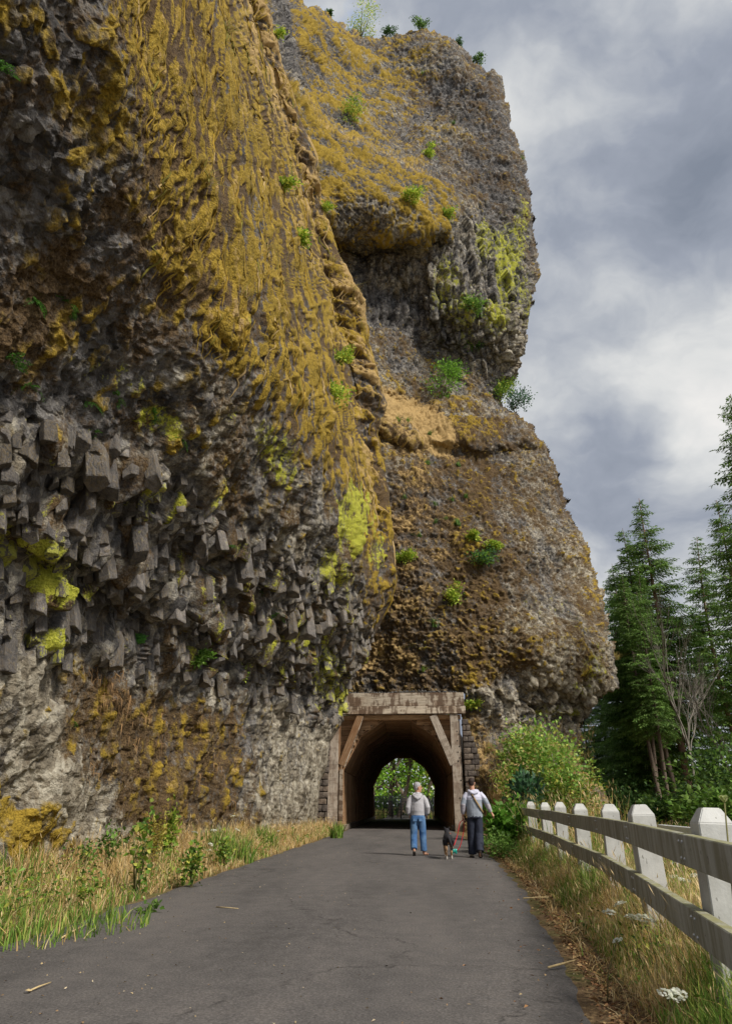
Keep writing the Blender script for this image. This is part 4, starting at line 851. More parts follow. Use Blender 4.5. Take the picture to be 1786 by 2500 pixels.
for top, hgt, nm in ((0.150, 0.180, 'rail'), (0.565, 0.180, 'rail')):
    for k in range(len(POSTS) - 1):
        a = FRONT[k].copy(); b2 = FRONT[k + 1].copy(); a.z = POSTS[k].z - top - hgt / 2; b2.z = POSTS[k + 1].z - top - hgt / 2
        d = (b2 - a).normalized(); 
        o = board(nm, a + d * 0.003, b2 - d * 0.003, hgt, 0.07, Vector((-d.y, d.x, 0)), M_FENCE, fence, 0.006); set_dirt(o.data, 0.85 if nm == 'rail' else 0.8)
        for s, pt in ((1, a), (-1, b2)):
            for dz in (-0.048, 0.048):
                nrm = Vector((-d.y, d.x, 0)); nrm = -nrm if nrm.x > 0 else nrm
                bo = link('bolt', bpy.data.meshes.get('rail_bolt') or (lambda bm: bm_mesh('rail_bolt', bm, True))((lambda bm: (bmesh.ops.create_uvsphere(bm, u_segments=8, v_segments=5, radius=0.011), bm)[1])(bmesh.new())), None, o)
                if not bo.data.materials: bo.data.materials.append(M_BOLT)
                L = (b2 - a).length
                # the rail's local frame: X along it, Z towards the path
                zdir = o.matrix_basis.to_3x3() @ Vector((0, 0, 1)); sg = 1 if zdir.dot(nrm) > 0 else -1
                ydir = o.matrix_basis.to_3x3() @ Vector((0, 1, 0)); sy = 1 if ydir.z > 0 else -1
                bo.location = (-s * (L / 2 - 0.045), sy * dz, sg * 0.036)
# ------------------------------------------------------------------ vegetation
def blades_np(pos, h, wd, col, rng, lean=0.35, seg=3, ldir=None):
    n = len(pos); pos = np.asarray(pos, float); az = rng.uniform(0, 2 * np.pi, n); side = np.stack((np.cos(az), np.sin(az), 0 * az), -1)
    la = rng.uniform(0, 2 * np.pi, n); ld = np.stack((np.cos(la), np.sin(la), 0 * la), -1)
    if ldir is not None: ld = ld * 0.7 + np.asarray(ldir)
    lm = np.abs(rng.normal(0, lean, n)) + 0.05; V = []
    for s in range(seg + 1):
        f = s / seg; c = pos + np.stack((0 * h, 0 * h, h * f * (1 - 0.35 * np.minimum(lm, 1.2) * f)), -1) + ld * (h * lm * f * f)[:, None]
        ww = (wd * (1 - f) ** 0.7 * (0.8 if s == 0 else 1.0))[:, None] * side
        if s < seg: V += [c - ww, c + ww]
        else: V.append(c)
    V = np.stack(V, 1); k = 2 * seg + 1; b = (np.arange(n) * k)[:, None]
    Q = np.concatenate([b + np.array((2 * s, 2 * s + 1, 2 * s + 3, 2 * s + 2)) for s in range(seg - 1)], 0); T = b + np.array((2 * seg - 2, 2 * seg - 1, 2 * seg))
    cc = np.repeat(col, k, 0) * np.tile(np.concatenate((np.repeat(np.linspace(0.85, 1.05, seg), 2), [1.1])), n)[:, None]
    tips = V[:, -1]; return V.reshape(-1, 3), Q, T, cc, tips
STRAW = np.array([(0.66, 0.48, 0.21), (0.58, 0.40, 0.16), (0.72, 0.57, 0.32), (0.48, 0.32, 0.12)]); GREEN = np.array([(0.15, 0.27, 0.04), (0.21, 0.34, 0.055), (0.10, 0.19, 0.03), (0.33, 0.39, 0.08)])
def grass_field(name, xy, hgt, gfrac, rng, wscale=1.0, heads=0.25, lean=0.35, zoff=0.0, ldir=None):
    n = len(xy); pos = np.stack((xy[:, 0], xy[:, 1], ground_z(xy[:, 0], xy[:, 1]) - 0.01 + zoff), -1)
    g = rng.random(n) < gfrac; col = np.where(g[:, None], GREEN[rng.integers(0, 4, n)], STRAW[rng.integers(0, 4, n)]) * rng.uniform(0.7, 1.25, (n, 1))
    dist = np.hypot(pos[:, 0], pos[:, 1]); wd = np.clip(0.0022 + 0.00042 * dist, 0.0025, 0.014) * rng.uniform(0.7, 1.4, n) * wscale * np.where(g, 1.25, 0.9)
    V, Q, T, cc, tips = blades_np(pos, hgt, wd, col, rng, lean, 3, ldir); mb = MB(); mb.add(V, Q, T, cc)
    hs = np.nonzero((~g) & (rng.random(n) < heads))[0]
    if len(hs):
        t = tips[hs]; m = len(hs); L = rng.uniform(0.05, 0.12, m) * np.clip(hgt[hs] / 0.5, 0.5, 1.4); a = rng.uniform(0, 6.28, m); d = np.stack((0.5 * np.cos(a), 0.5 * np.sin(a), 0.75 + 0 * a), -1); sd_ = np.stack((-np.sin(a), np.cos(a), 0 * a), -1) * (wd[hs] * 0.9 + 0.0012)[:, None]
        P4 = np.stack((t - d * 0.02, t + d * (L * 0.45)[:, None] - sd_, t + d * L[:, None], t + d * (L * 0.45)[:, None] + sd_), 1)
        mb.add(P4.reshape(-1, 3), np.arange(m * 4).reshape(m, 4), [], np.repeat(np.array([(0.68, 0.52, 0.27)]) * rng.uniform(0.75, 1.15, (m, 1)), 4, 0))
    o = mb.build(name, M_GRASS); return tag(o, kind='stuff')
rng = np.random.default_rng(77)
def fld(xy, s, sc): return fbm(np.stack((xy[:, 0] * sc, xy[:, 1] * sc, 0 * xy[:, 0]), -1), s, 3)
# left verge
n = 20000; y = 5.0 * (37.6 / 5.0) ** rng.random(n); wid = np.interp(y, [5, 12, 30, 38], [2.6, 2.3, 1.7, 1.1]); f = rng.random(n); x = path_left(y) + 0.10 - f * wid
xy = np.stack((x, y), -1); cl = fld(xy, 1000, 1.1)
h = (0.16 + 0.42 * np.clip(f * 2.2, 0, 1) * np.interp(y, [5, 10, 16, 38], [0.28, 0.45, 0.9, 1.0])) * (1 + 0.55 * cl) * rng.uniform(0.5, 1.2, n)
gf = np.clip(np.where(f < 0.3, 0.32, 0.06) + 0.6 * fld(xy, 1010, 0.8) + np.interp(y, [5, 9, 20, 38], [0.12, 0.0, -0.05, -0.2]), 0.03, 0.95)
k = (cl > -0.55) & (rng.random(n) < np.where(f < 0.55, 1, 0.8)); grass_field('grass', xy[k], h[k], gf[k], rng, 1.0, 0.22, 0.45)
# dead mat under it
n = 7000; y = 5.0 * (37.0 / 5.0) ** rng.random(n); x = path_left(y) + 0.05 - rng.random(n) * np.interp(y, [5, 12, 38], [2.7, 2.4, 1.0]); xy = np.stack((x, y), -1)
grass_field('dead_grass', xy, rng.uniform(0.08, 0.22, n), np.full(n, 0.02), rng, 1.1, 0.0, 1.3)
# dark green clump by the path and green tuft by the post
def clump(cx, cy, r, n, h0, h1, g): 
    a = rng.uniform(0, 6.28, n); rr = r * np.sqrt(rng.random(n)); xy = np.stack((cx + rr * np.cos(a), cy + rr * np.sin(a)), -1); return xy, rng.uniform(h0, h1, n), np.full(n, g)
cs = [clump(p.x, p.y, r, n, a, b2, g) for p, r, n, a, b2, g in ((on_ground(560, 2092, 0.1), 0.55, 520, 0.3, 0.8, 0.78), (on_ground(640, 2066, 0.1), 0.4, 450, 0.3, 0.7, 0.8), (on_ground(822, 2040, 0.1), 0.25, 160, 0.4, 0.8, 0.95), (on_ground(170, 2240, 0.1), 0.8, 420, 0.12, 0.32, 0.9), (on_ground(60, 2270, 0.1), 0.6, 260, 0.10, 0.25, 0.85))]
xy = np.concatenate([c[0] for c in cs]); h = np.concatenate([c[1] for c in cs]); g = np.concatenate([c[2] for c in cs])
grass_field('green_grass', xy, h, g, rng, 1.25, 0.1, 0.4)
# right verge up to the fence
fx = np.array([p.y for p in POSTS[::-1]][::-1]); fence_x = lambda y: np.interp(y, np.array([p.y for p in POSTS]), np.array([p.x for p in POSTS]))
n = 26000; y = 1.9 * (23.0 / 1.9) ** rng.random(n); f = rng.random(n) ** 0.9; x = path_right(y) + 0.22 + f * (fence_x(y) - path_right(y) + 0.25); xy = np.stack((x, y), -1); cl = fld(xy, 1020, 1.3)
h = (0.10 + 0.42 * np.clip(f * 2.0, 0, 1)) * (1 + 0.5 * cl) * rng.uniform(0.45, 1.2, n)
gf = np.clip(0.54 + 0.7 * fld(xy, 1030, 0.9) + np.interp(y, [2, 4, 7, 23], [0.25, 0.1, -0.12, -0.05]), 0.05, 0.92)
k = cl > -0.6; grass_field('grass', xy[k], h[k], gf[k], rng, 0.85, 0.30, 0.5)
n = 5000; y = 2.0 * (24.0 / 2.0) ** rng.random(n); x = path_right(y) + 0.05 + rng.random(n) ** 1.5 * 1.2; xy = np.stack((x, y), -1)
grass_field('dead_grass', xy, rng.uniform(0.04, 0.16, n), np.full(n, 0.03), rng, 0.9, 0.0, 1.6)
# beyond the fence
n = 17000; y = 2.2 * (40.0 / 2.2) ** rng.random(n); x = fence_x(y) + 0.15 + rng.random(n) ** 1.3 * (1.2 + 0.42 * y); xy = np.stack((x, y), -1); cl = fld(xy, 1040, 0.8)
h = 0.42 * (1 + 0.6 * cl) * rng.uniform(0.5, 1.35, n); gf = np.clip(0.55 + 0.8 * fld(xy, 1050, 0.5), 0.08, 0.95); grass_field('grass', xy, h, gf, rng, 1.15, 0.35, 0.4)
# tall plumed grass by the fifth post
cs = [clump(at(px, 1990, D).x, D, 0.55, 60, 0.9, 1.6, 0.35) for px, D in ((1385, 15.5), (1420, 14.8), (1450, 15.5), (1480, 16.5), (1340, 18.5), (1300, 20.0))]
grass_field('tall_grass', np.concatenate([c[0] for c in cs]), np.concatenate([c[1] for c in cs]), np.concatenate([c[2] for c in cs]), rng, 1.0, 0.8, 0.3)
# straw on the slope right of the portal, and beyond the tunnel
n = 2600; pts = []
for q in range(n):
    px, py = rng.uniform(1140, 1450), rng.uniform(1770, 1990); p, nn = right_at(px, py); pts.append(p)
pts = np.array(pts); ok = (pts[:, 1] < 46); pts = pts[ok]; n = len(pts); gg = rng.random(n) < 0.15 + 0.25 * (pts[:, 0] > 7)
col = np.where(gg[:, None], GREEN[rng.integers(0, 4, n)], STRAW[rng.integers(0, 4, n)]) * rng.uniform(0.8, 1.2, (n, 1))
V, Q, T, cc, _ = blades_np(pts, rng.uniform(0.15, 0.5, n), np.full(n, 0.014), col, rng, 0.8); tag(MB().add(V, Q, T, cc).build('dead_grass', M_GRASS), kind='stuff')
n = 3000; y = rng.uniform(72.5, 86, n); x = np.where(rng.random(n) < 0.75, rng.uniform(-7, -2.8, n), rng.uniform(1.6, 5, n)); xy = np.stack((x, y), -1)
grass_field('grass', xy, rng.uniform(0.3, 1.0, n), np.full(n, 0.5), rng, 1.6, 0.3)

# leaves
def leaves_np(pos, dirv, L, W, col, rng, fold=0.25, rnd=0.6):
    n = len(pos); d = dirv + rng.normal(0, rnd, (n, 3)); d /= np.linalg.norm(d, axis=-1, keepdims=True) + 1e-9
    u = rng.normal(0, 0.5, (n, 3)) + np.array((0, 0, 1.0)); s = np.cross(d, u); s /= np.linalg.norm(s, axis=-1, keepdims=True) + 1e-9; nn = np.cross(s, d)
    L = np.broadcast_to(L, (n,))[:, None]; W = np.broadcast_to(W, (n,))[:, None]
    V = np.stack((pos, pos + d * L * 0.45 - s * W + nn * W * fold, pos + d * L - nn * L * 0.12, pos + d * L * 0.45 + s * W + nn * W * fold), 1)
    b = (np.arange(n) * 4)[:, None]; T = np.concatenate((b + np.array((0, 1, 2)), b + np.array((0, 2, 3)))); return V.reshape(-1, 3), T, np.repeat(col, 4, 0)
def pal(rng, n, cols, var=0.25): cols = np.array(cols); return cols[rng.integers(0, len(cols), n)] * rng.uniform(1 - var, 1 + var, (n, 1))
def ground_weeds(n_c, xf, y0, y1, seed, hmax, L, cols):
    rng = np.random.default_rng(seed); y = y0 * (y1 / y0) ** rng.random(n_c); x = xf(y, rng.random(n_c)); hh = hmax * rng.uniform(0.25, 1.0, n_c); per = 26; k = np.repeat(np.arange(n_c), per)
    z = rng.random(n_c * per) ** 0.8 * hh[k]; p = np.stack((x[k] + rng.normal(0, 0.07, n_c * per), y[k] + rng.normal(0, 0.07, n_c * per), ground_z(x, y)[k] + z), -1); a = rng.uniform(0, 6.28, n_c * per)
    V, T, cc = leaves_np(p, np.stack((np.cos(a), np.sin(a), 0.2 + 0 * a), -1), L * rng.uniform(.5, 1.3, n_c * per), L * 0.24, pal(rng, n_c * per, cols), rng); tag(MB().add(V, [], T, cc).build('weeds', M_LEAF, None, False), kind='stuff')
M_BARK = simple_mat('bark', (0.15, 0.115, 0.09), 0.95, 0.55, 9.0, 0.9); M_BARKR = simple_mat('red_bark', (0.24, 0.155, 0.115), 0.95, 0.5, 9.0, 0.9); M_PALEBARK = simple_mat('pale_bark', (0.21, 0.19, 0.16), 0.9, 0.3, 9.0, 0.5); M_STEM = simple_mat('stem', (0.16, 0.15, 0.06), 0.8, 0.3, 9.0)
YG = [(0.22, 0.33, 0.04), (0.34, 0.42, 0.06), (0.15, 0.25, 0.03), (0.46, 0.47, 0.09)]; MG = [(0.10, 0.20, 0.03), (0.15, 0.27, 0.045), (0.07, 0.14, 0.024), (0.20, 0.32, 0.07)]; DG = [(0.035, 0.085, 0.022), (0.06, 0.13, 0.03), (0.085, 0.16, 0.045)]; BG = [(0.06, 0.13, 0.075), (0.09, 0.18, 0.09), (0.05, 0.10, 0.06)]
ground_weeds(95, lambda y, f: path_left(y) - 0.05 - 1.5 * f ** 1.4, 6.5, 34, 71, 0.55, 0.075, MG + YG)
ground_weeds(80, lambda y, f: path_right(y) + 0.3 + f * 1.1, 2.6, 21, 72, 0.34, 0.055, MG + YG)
ground_weeds(60, lambda y, f: fence_x(y) + 0.3 + f * 3.0, 4.0, 30, 73, 0.7, 0.09, MG + YG)
def bush(name, label, cat, loc, rx, ry, rz, nl, L, cols, seed, group=None, clumps=26, stems=7, zc=None, low=0.15, W=0.42, vec=None):
    rng = np.random.default_rng(seed); e = empty(name, loc, label, cat, group); zc = rz if zc is None else zc
    c = rng.normal(0, 1, (clumps, 3)); c /= np.linalg.norm(c, axis=1, keepdims=True); c *= (rng.random((clumps, 1)) ** 0.45); c = c * np.array((rx, ry, rz)) * 0.85 + np.array((0, 0, zc)); c[:, 2] = np.maximum(c[:, 2], low)
    if vec is not None: c += np.asarray(vec) * (c[:, 2:3] / max(zc, 0.1))
    mb = MB()
    for k in range(min(stems, clumps)):
        t = Vector(c[k]); mid = t * 0.5 + Vector((rng.normal(0, 0.08 * rx), rng.normal(0, 0.08 * ry), 0.12 * rz)); mb.tube([(0, 0, -0.1), mid, t], [0.018 * rz + .006, 0.012 * rz + .004, 0.004], 5)
    mb.build('stems', M_STEM, e)
    k = rng.integers(0, clumps, nl); sg = np.array((rx, ry, rz)) * (1.15 / clumps ** (1 / 3)) * 0.55; p = c[k] + rng.normal(0, 1, (nl, 3)) * sg
    col = pal(rng, nl, cols) * (0.8 + 0.4 * rng.random(clumps))[k][:, None]
    V, T, cc = leaves_np(p, (p - np.array((0, 0, zc * 0.5))) / max(rx, rz) + np.array((0, 0, -0.1)), L * rng.uniform(0.6, 1.3, nl), L * W * rng.uniform(0.6, 1.2, nl), cc if False else col, rng)
    MB().add(V, [], T, cc).build('foliage', M_LEAF, e, False); return e

# ---- conifers
def conifer_meshes(H, br, lo, Lm, seed, dens=1.0, cols=DG):
    rng = np.random.default_rng(seed); mb = MB(); n = 9; bend = rng.normal(0, 0.012, 2) * H
    ctr = lambda z: np.array((bend[0] * math.sin(z / H * 2.4), bend[1] * math.sin(z / H * 2.9), z))
    zs = np.linspace(-0.4, H, n + 4); mb.tube([tuple(ctr(z)) for z in zs], [max(0.02, br * (1 - 0.93 * max(z, 0) / H) * (1.25 if z < 0.3 else 1)) for z in zs], 9)
    # dead stubs below the crown
    for q in range(10):
        z = rng.uniform(lo * 0.35, lo * 1.1); a = rng.uniform(0, 6.28); L = rng.uniform(0.5, 1.8); c = ctr(z); mb.tube([tuple(c), tuple(c + np.array((math.cos(a) * L * .6, math.sin(a) * L * .6, -0.05 * L))), tuple(c + np.array((math.cos(a) * L, math.sin(a) * L, -0.3 * L)))], [0.03, 0.018, 0.006], 4)
    P0 = []; DD = []; LL = []; WW = []; CC = []
    z = lo
    while z < H - 0.25:
        f = (z - lo) / (H - lo); L0 = Lm * (1 - f) ** 0.8 * (0.72 + 0.28 * min(1, f * 6)) + 0.18
        for q in range(rng.integers(4, 7)):
            if rng.random() < 0.10: continue
            a = rng.uniform(0, 6.28); L = L0 * rng.uniform(0.55, 1.18); rise = 0.28 * f + rng.normal(0, 0.06); droop = rng.uniform(0.18, 0.40) * (1 - 0.6 * f)
            h = np.array((math.cos(a), math.sin(a), 0)); sd_ = np.array((-h[1], h[0], 0)); c = ctr(z + rng.normal(0, 0.1))
            bp = lambda s: c + h * (L * s) + np.array((0, 0, L * (rise * s - droop * s * s)))
            if L > 0.9: mb.tube([tuple(bp(s)) for s in (0, 0.5, 0.95)], [0.030 * L ** .5 * 1.0, 0.015, 0.004], 4, cap=False)
            m = max(4, int(L * 7.5 * dens)); shade = rng.uniform(0.75, 1.2)
            for s in np.linspace(0.14, 1.0, m):
                p = bp(s); tl = (0.30 * L * (1.05 - s) + 0.20) * rng.uniform(0.7, 1.25)
                for sg in (-1, 1):
                    d = h * 0.75 + sd_ * sg * rng.uniform(0.7, 1.2) + np.array((0, 0, rng.uniform(-0.55, 0.05))); d /= np.linalg.norm(d)
                    nn = max(1, int(tl / 0.17))
                    for j in range(nn):
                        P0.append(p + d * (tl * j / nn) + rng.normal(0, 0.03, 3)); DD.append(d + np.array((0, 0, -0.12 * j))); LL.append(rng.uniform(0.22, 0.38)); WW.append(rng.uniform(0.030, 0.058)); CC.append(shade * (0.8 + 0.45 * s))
        z += rng.uniform(0.26, 0.46) * (0.7 + 0.5 * (1 - f))
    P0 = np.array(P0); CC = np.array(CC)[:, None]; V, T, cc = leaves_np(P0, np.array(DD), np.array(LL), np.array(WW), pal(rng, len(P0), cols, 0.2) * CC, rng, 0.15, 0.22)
    return mb.mesh('trunk'), MB().add(V, [], T, cc).mesh('crown', False)
def top_height(px, py, D):
    b2 = at(px, 1975, D); df = -b2.x * math.sin(YAW) + b2.y * math.cos(YAW); v = (CY - py) / FPX
    return EYE + df * (v * math.cos(PITCH) + math.sin(PITCH)) / (math.cos(PITCH) - v * math.sin(PITCH))
FIRC = [(0.085, 0.18, 0.035), (0.14, 0.25, 0.05), (0.20, 0.32, 0.075)]
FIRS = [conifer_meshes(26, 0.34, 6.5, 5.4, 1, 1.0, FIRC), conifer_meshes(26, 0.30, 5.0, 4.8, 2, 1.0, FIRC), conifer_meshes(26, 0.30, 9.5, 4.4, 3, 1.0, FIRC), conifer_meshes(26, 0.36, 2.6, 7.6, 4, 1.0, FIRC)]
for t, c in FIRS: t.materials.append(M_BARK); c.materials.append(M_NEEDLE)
def fir(k, px, D, pytop, label, rz, wide=1.0, red=False):
    b2 = at(px, 1975, D); H = top_height(px, pytop, D); s = H / 26.0
    e = empty('fir_tree', (b2.x, b2.y, float(ground_z(b2.x, b2.y))), label, 'fir tree', 'tall firs beyond the fence', rz); e.scale = (s * wide, s * wide, s)
    t = link('trunk', FIRS[k][0], None, e); link('crown', FIRS[k][1], None, e)
    if red: t.material_slots[0].link = 'OBJECT'; t.material_slots[0].material = M_BARKR
    return e
fir(0, 1690, 50, 1215, 'tall fir with a bare pointed top and leaning trunk, tallest beside the cliff', 0.3, 0.95, True)
fir(3, 1626, 53, 1290, 'dense dark fir just left of the tallest fir by the cliff', 1.9, 0.9)
fir(1, 1918, 46, 1212, 'tall fir with a thin pointed top near the right edge of the photo', 4.0, 1.0, True)
fir(0, 2040, 34, 960, 'near fir reaching in from beyond the right edge with only branch tips showing', 2.2, 0.9)
fir(3, 1585, 57, 1375, 'dark green fir half hidden behind the rounded lower brow of the cliff', 5.1, 0.85)
fir(3, 1500, 60, 1590, 'short dense fir low behind the lower right edge of the cliff', 0.9, 0.95)
fir(3, 1562, 55, 1500, 'bushy fir with boughs down to the fence line right of the cliff brow', 3.3, 0.9)
fir(1, 1450, 62, 1650, 'small fir in the dark gap beside the light green bush', 2.7, 1.0)
fir(2, 1604, 47, 1430, 'slim fir with the leftmost bare trunk of the close group', 1.2, 0.85)
fir(2, 1617, 46, 1400, 'slim fir with the middle bare trunk of the close group', 2.9, 0.85)
fir(2, 1632, 45, 1450, 'slim fir with the thickest dark trunk of the close group', 5.6, 0.9)
fir(2, 1660, 48, 1390, 'fir with a mossy grey trunk between the trunk group and the reddish trunk', 4.4, 0.9)
fir(1, 1785, 56, 1480, 'fir seen through the bare tree on the right', 0.2, 0.9)
fir(2, 1850, 52, 1300, 'thin sparse fir at the right edge behind the bare tree', 3.7, 1.0, True)
fir(1, 1990, 60, 1350, 'far fir at the right edge, lower than its neighbour', 1.0)
# bare deciduous tree
def branch_tree(mb, p, d, L, r, depth, rn, tips, spread=0.75, nch=(2, 3)):
    pts = [p]; rad = [r]; q = p.copy(); dd = d.copy()
    for s in range(4):
        dd = (dd + Vector((rn.gauss(0, .13), rn.gauss(0, .13), rn.gauss(0.03, .09)))).normalized(); q = q + dd * L / 4; pts.append(q.copy()); rad.append(r * (1 - 0.11 * (s + 1)))
        if depth > 0 and s >= 1 and rn.random() < 0.55:
            nd_ = (dd + Vector((rn.gauss(0, spread), rn.gauss(0, spread), rn.gauss(0.15, spread * .5)))).normalized(); branch_tree(mb, q.copy(), nd_, L * rn.uniform(.45, .7), r * 0.5, depth - 1, rn, tips, spread, nch)
    mb.tube(pts, rad, 7 if r > 0.06 else 4, cap=False)
    if depth <= 0: tips.append(q.copy()); return
    for k in range(rn.randint(*nch)):
        nd_ = (dd + Vector((rn.gauss(0, spread), rn.gauss(0, spread), rn.gauss(0.1, spread * .5)))).normalized(); branch_tree(mb, q.copy(), nd_, L * rn.uniform(.55, .8), r * 0.58, depth - 1, rn, tips, spread, nch)
def bare_tree(px, D, label, H, seed, name='bare_tree', trunk_mat=M_PALEBARK):
    rn = random.Random(seed); b2 = at(px, 1975, D); e = empty(name, (b2.x, b2.y, float(ground_z(b2.x, b2.y)) - 0.1), label, 'tree'); mb = MB(); tips = []
    branch_tree(mb, Vector((0, 0, 0)), Vector((0.02, 0, 1)), H * 0.5, H * 0.0105, 4, rn, tips, 0.26); mb.build('trunk', trunk_mat, e); return e, tips
bare_tree(1705, 40, 'leafless pale barked tree with many thin branches in front of the firs', 9.5, 8)
bare_tree(1850, 34, 'leafless tree with mossy twigs arching in from the right edge', 6.5, 12)
# undergrowth and bushes beyond the fence
for k, (px, D, r, z, cols, lab) in enumerate(((1735, 36, 2.6, 2.2, DG + MG, 'dark green undergrowth bush below the bare tree'), (1800, 31, 2.6, 2.4, MG + DG, 'leafy green bush at the right edge behind the nearest posts'), (1665, 41, 2.0, 1.1, DG + MG, 'low green bush at the foot of the grey fir trunk'),
                                              (1590, 42, 1.6, 0.9, MG + DG, 'low bush at the foot of the close group of trunks'), (1500, 44, 2.2, 1.5, DG, 'dark bush in the shade left of the close group of trunks'), (1760, 26, 1.5, 1.0, MG, 'pale leaved low bush left of the nearest post'), (1440, 40, 1.8, 1.6, DG + MG, 'shaded bush right behind the light green bush'))):
    p = at(px, 1980, D); bush('undergrowth_bush', lab, 'bush', (p.x, p.y, float(ground_z(p.x, p.y))), r, r * 0.8, z * 0.8, 1500 if D < 38 else 1000, 0.20 if D < 38 else 0.24, cols, 300 + k, 'undergrowth bushes at the forest edge', 34, 8)
# big light green bush, oak sapling, vine beside the path
p = at(1335, 1990, 27); bush('leafy_bush', 'large light green bush with yellowing leaves in front of the cliff foot', 'bush', (p.x, p.y, 0.1), 1.9, 1.4, 2.0, 6000, 0.14, [(0.24, 0.42, 0.07), (0.19, 0.36, 0.06), (0.30, 0.46, 0.10), (0.36, 0.48, 0.12), (0.50, 0.50, 0.12)], 41, None, 70, 24, 2.1)
p = at(1410, 1990, 26); bush('leafy_bush', 'lower right shoulder of light green bush with red tinged leaves by the fence', 'bush', (p.x, p.y, 0.1), 1.0, 0.9, 1.2, 1200, 0.12, YG + MG + [(0.42, 0.24, 0.06)], 42, None, 36, 14, 1.25)
p = at(1255, 1990, 30); bush('leafy_bush', 'small yellowish bush at the straw slope between vine and cliff', 'bush', (p.x, p.y, 0.2), 0.7, 0.6, 1.0, 500, 0.13, YG + [(0.42, 0.30, 0.08)], 43, None, 20, 10, 1.6)
p = at(1290, 2000, 21.5); bush('oak_sapling', 'young oak with dark blue green lobed leaves above the fence end', 'sapling', (p.x, p.y, 0.1), 0.50, 0.45, 0.62, 300, 0.20, BG + [(0.05, 0.14, 0.05)], 44, None, 22, 9, 1.45, 0.7, 0.34)
p = at(1232, 2020, 20.3); bush('vine', 'bright green broad leaved vine spilling over the far end of the fence', 'vine', (p.x, p.y, 0.0), 0.62, 0.62, 0.55, 750, 0.17, [(0.12, 0.27, 0.03), (0.17, 0.36, 0.05), (0.09, 0.20, 0.025)], 45, None, 40, 10, 0.78, 0.1, 0.55)
p = at(1218, 2060, 18.6); bush('ground_plant', 'low leafy green plants along the path edge below the vine', 'plant', (p.x, p.y, 0.0), 0.55, 1.3, 0.34, 900, 0.08, MG, 46, None, 50, 8, 0.30, 0.03)
# weeds of the left verge
for k, (px, py, hh, n, L, cols, lab, nm) in enumerate(((335, 2160, 1.1, 80, 0.09, MG + YG, 'tall leafy weed standing highest in the left verge', 'tall_weed'), (262, 2130, 0.75, 90, 0.08, MG, 'leafy thistle with purple heads at the foot of the left cliff', 'thistle'), (408, 2105, 1.05, 150, 0.10, YG, 'bright yellow green seedling shrub against the left cliff foot', 'shrub'),
                                                    (368, 2120, 0.9, 260, 0.05, [(0.42, 0.36, 0.07), (0.5, 0.42, 0.10)], 'feathery yellow weed beside the bright seedling shrub', 'yellow_weed'), (370, 2195, 0.16, 40, 0.07, MG, 'low broad leaved weed at the path edge below the tall weed', 'weed'), (470, 2140, 0.7, 170, 0.07, YG + MG, 'green fine leaved weed among white flowers of the left verge', 'weed'), (545, 2100, 0.6, 140, 0.07, YG + MG, 'pale green weed left of the dark grass clump', 'weed'), (205, 2140, 0.6, 60, 0.07, MG, 'small green weed by the ochre stained rock foot', 'weed'))):
    p = on_ground(px, py, 0.15); bush(nm, lab, 'weed', (p.x, p.y, float(ground_z(p.x, p.y)) - 0.02), 0.10 + 0.10 * hh, 0.10 + 0.10 * hh, hh * 0.5, n * 2, L, cols, 60 + k, None, 16, 6, hh * 0.52, 0.04)
p = on_ground(262, 2130, 0.15)
# white umbels
def umbel_mesh(seed, R0):
    rng = np.random.default_rng(seed); n = 64; a = rng.uniform(0, 6.28, n); r = R0 * np.sqrt(rng.random(n)); c = np.stack((r * np.cos(a), r * np.sin(a), 0.25 * R0 - 0.35 * r * r / R0 + rng.normal(0, 0.002, n)), -1); s = R0 * 0.13
    b2 = rng.uniform(0, 6.28, n); e1 = np.stack((np.cos(b2), np.sin(b2), rng.normal(0, .3, n)), -1) * s; e2 = np.stack((-np.sin(b2), np.cos(b2), rng.normal(0, .3, n)), -1) * s
    V = np.stack((c - e1 - e2, c + e1 - e2, c + e1 + e2, c - e1 + e2), 1).reshape(-1, 3); return np_mesh('flower_head', V, np.arange(n * 4).reshape(n, 4), None, False, {'Col': pal(rng, n, [(0.78, 0.79, 0.70), (0.70, 0.72, 0.58)], 0.08).repeat(4, 0)})
UMB = [umbel_mesh(k, 0.045) for k in range(4)]
for u in UMB: u.materials.append(M_LEAF)
def umbel(px, py, z, label, group, sc=1.0, tilt=None, seed=0):
    rn = random.Random(seed * 7 + 1); p = on_ground(px, py, z); g = float(ground_z(p.x, p.y)); base = Vector((p.x + rn.uniform(-.12, .12), p.y + rn.uniform(-.1, .1), g - 0.03))
    e = empty('wild_carrot', base, label, 'flower', group); mb = MB(); t = p - base; mid = t * 0.5 + Vector((rn.uniform(-.04, .04), rn.uniform(-.04, .04), 0)); mb.tube([(0, 0, 0), mid, t], [0.004, 0.0035, 0.0025], 5)
    for k in range(7):
        a = rn.uniform(0, 6.28); mb.tube([t - Vector((0, 0, 0.035 * sc)), t + Vector((math.cos(a) * .025 * sc, math.sin(a) * .025 * sc, 0))], [0.0016, 0.0012], 3)
    mb.build('stalk', M_STEM, e); h = link('flower_head', rn.choice(UMB), None, e); h.location = t; h.scale = (sc, sc, sc); h.rotation_euler = (rn.uniform(-.5, .3), rn.uniform(-.4, .4), rn.uniform(0, 6)); return e
RG_ = 'white umbels in the grass by the fence'; LG_ = 'white umbels in the left verge'
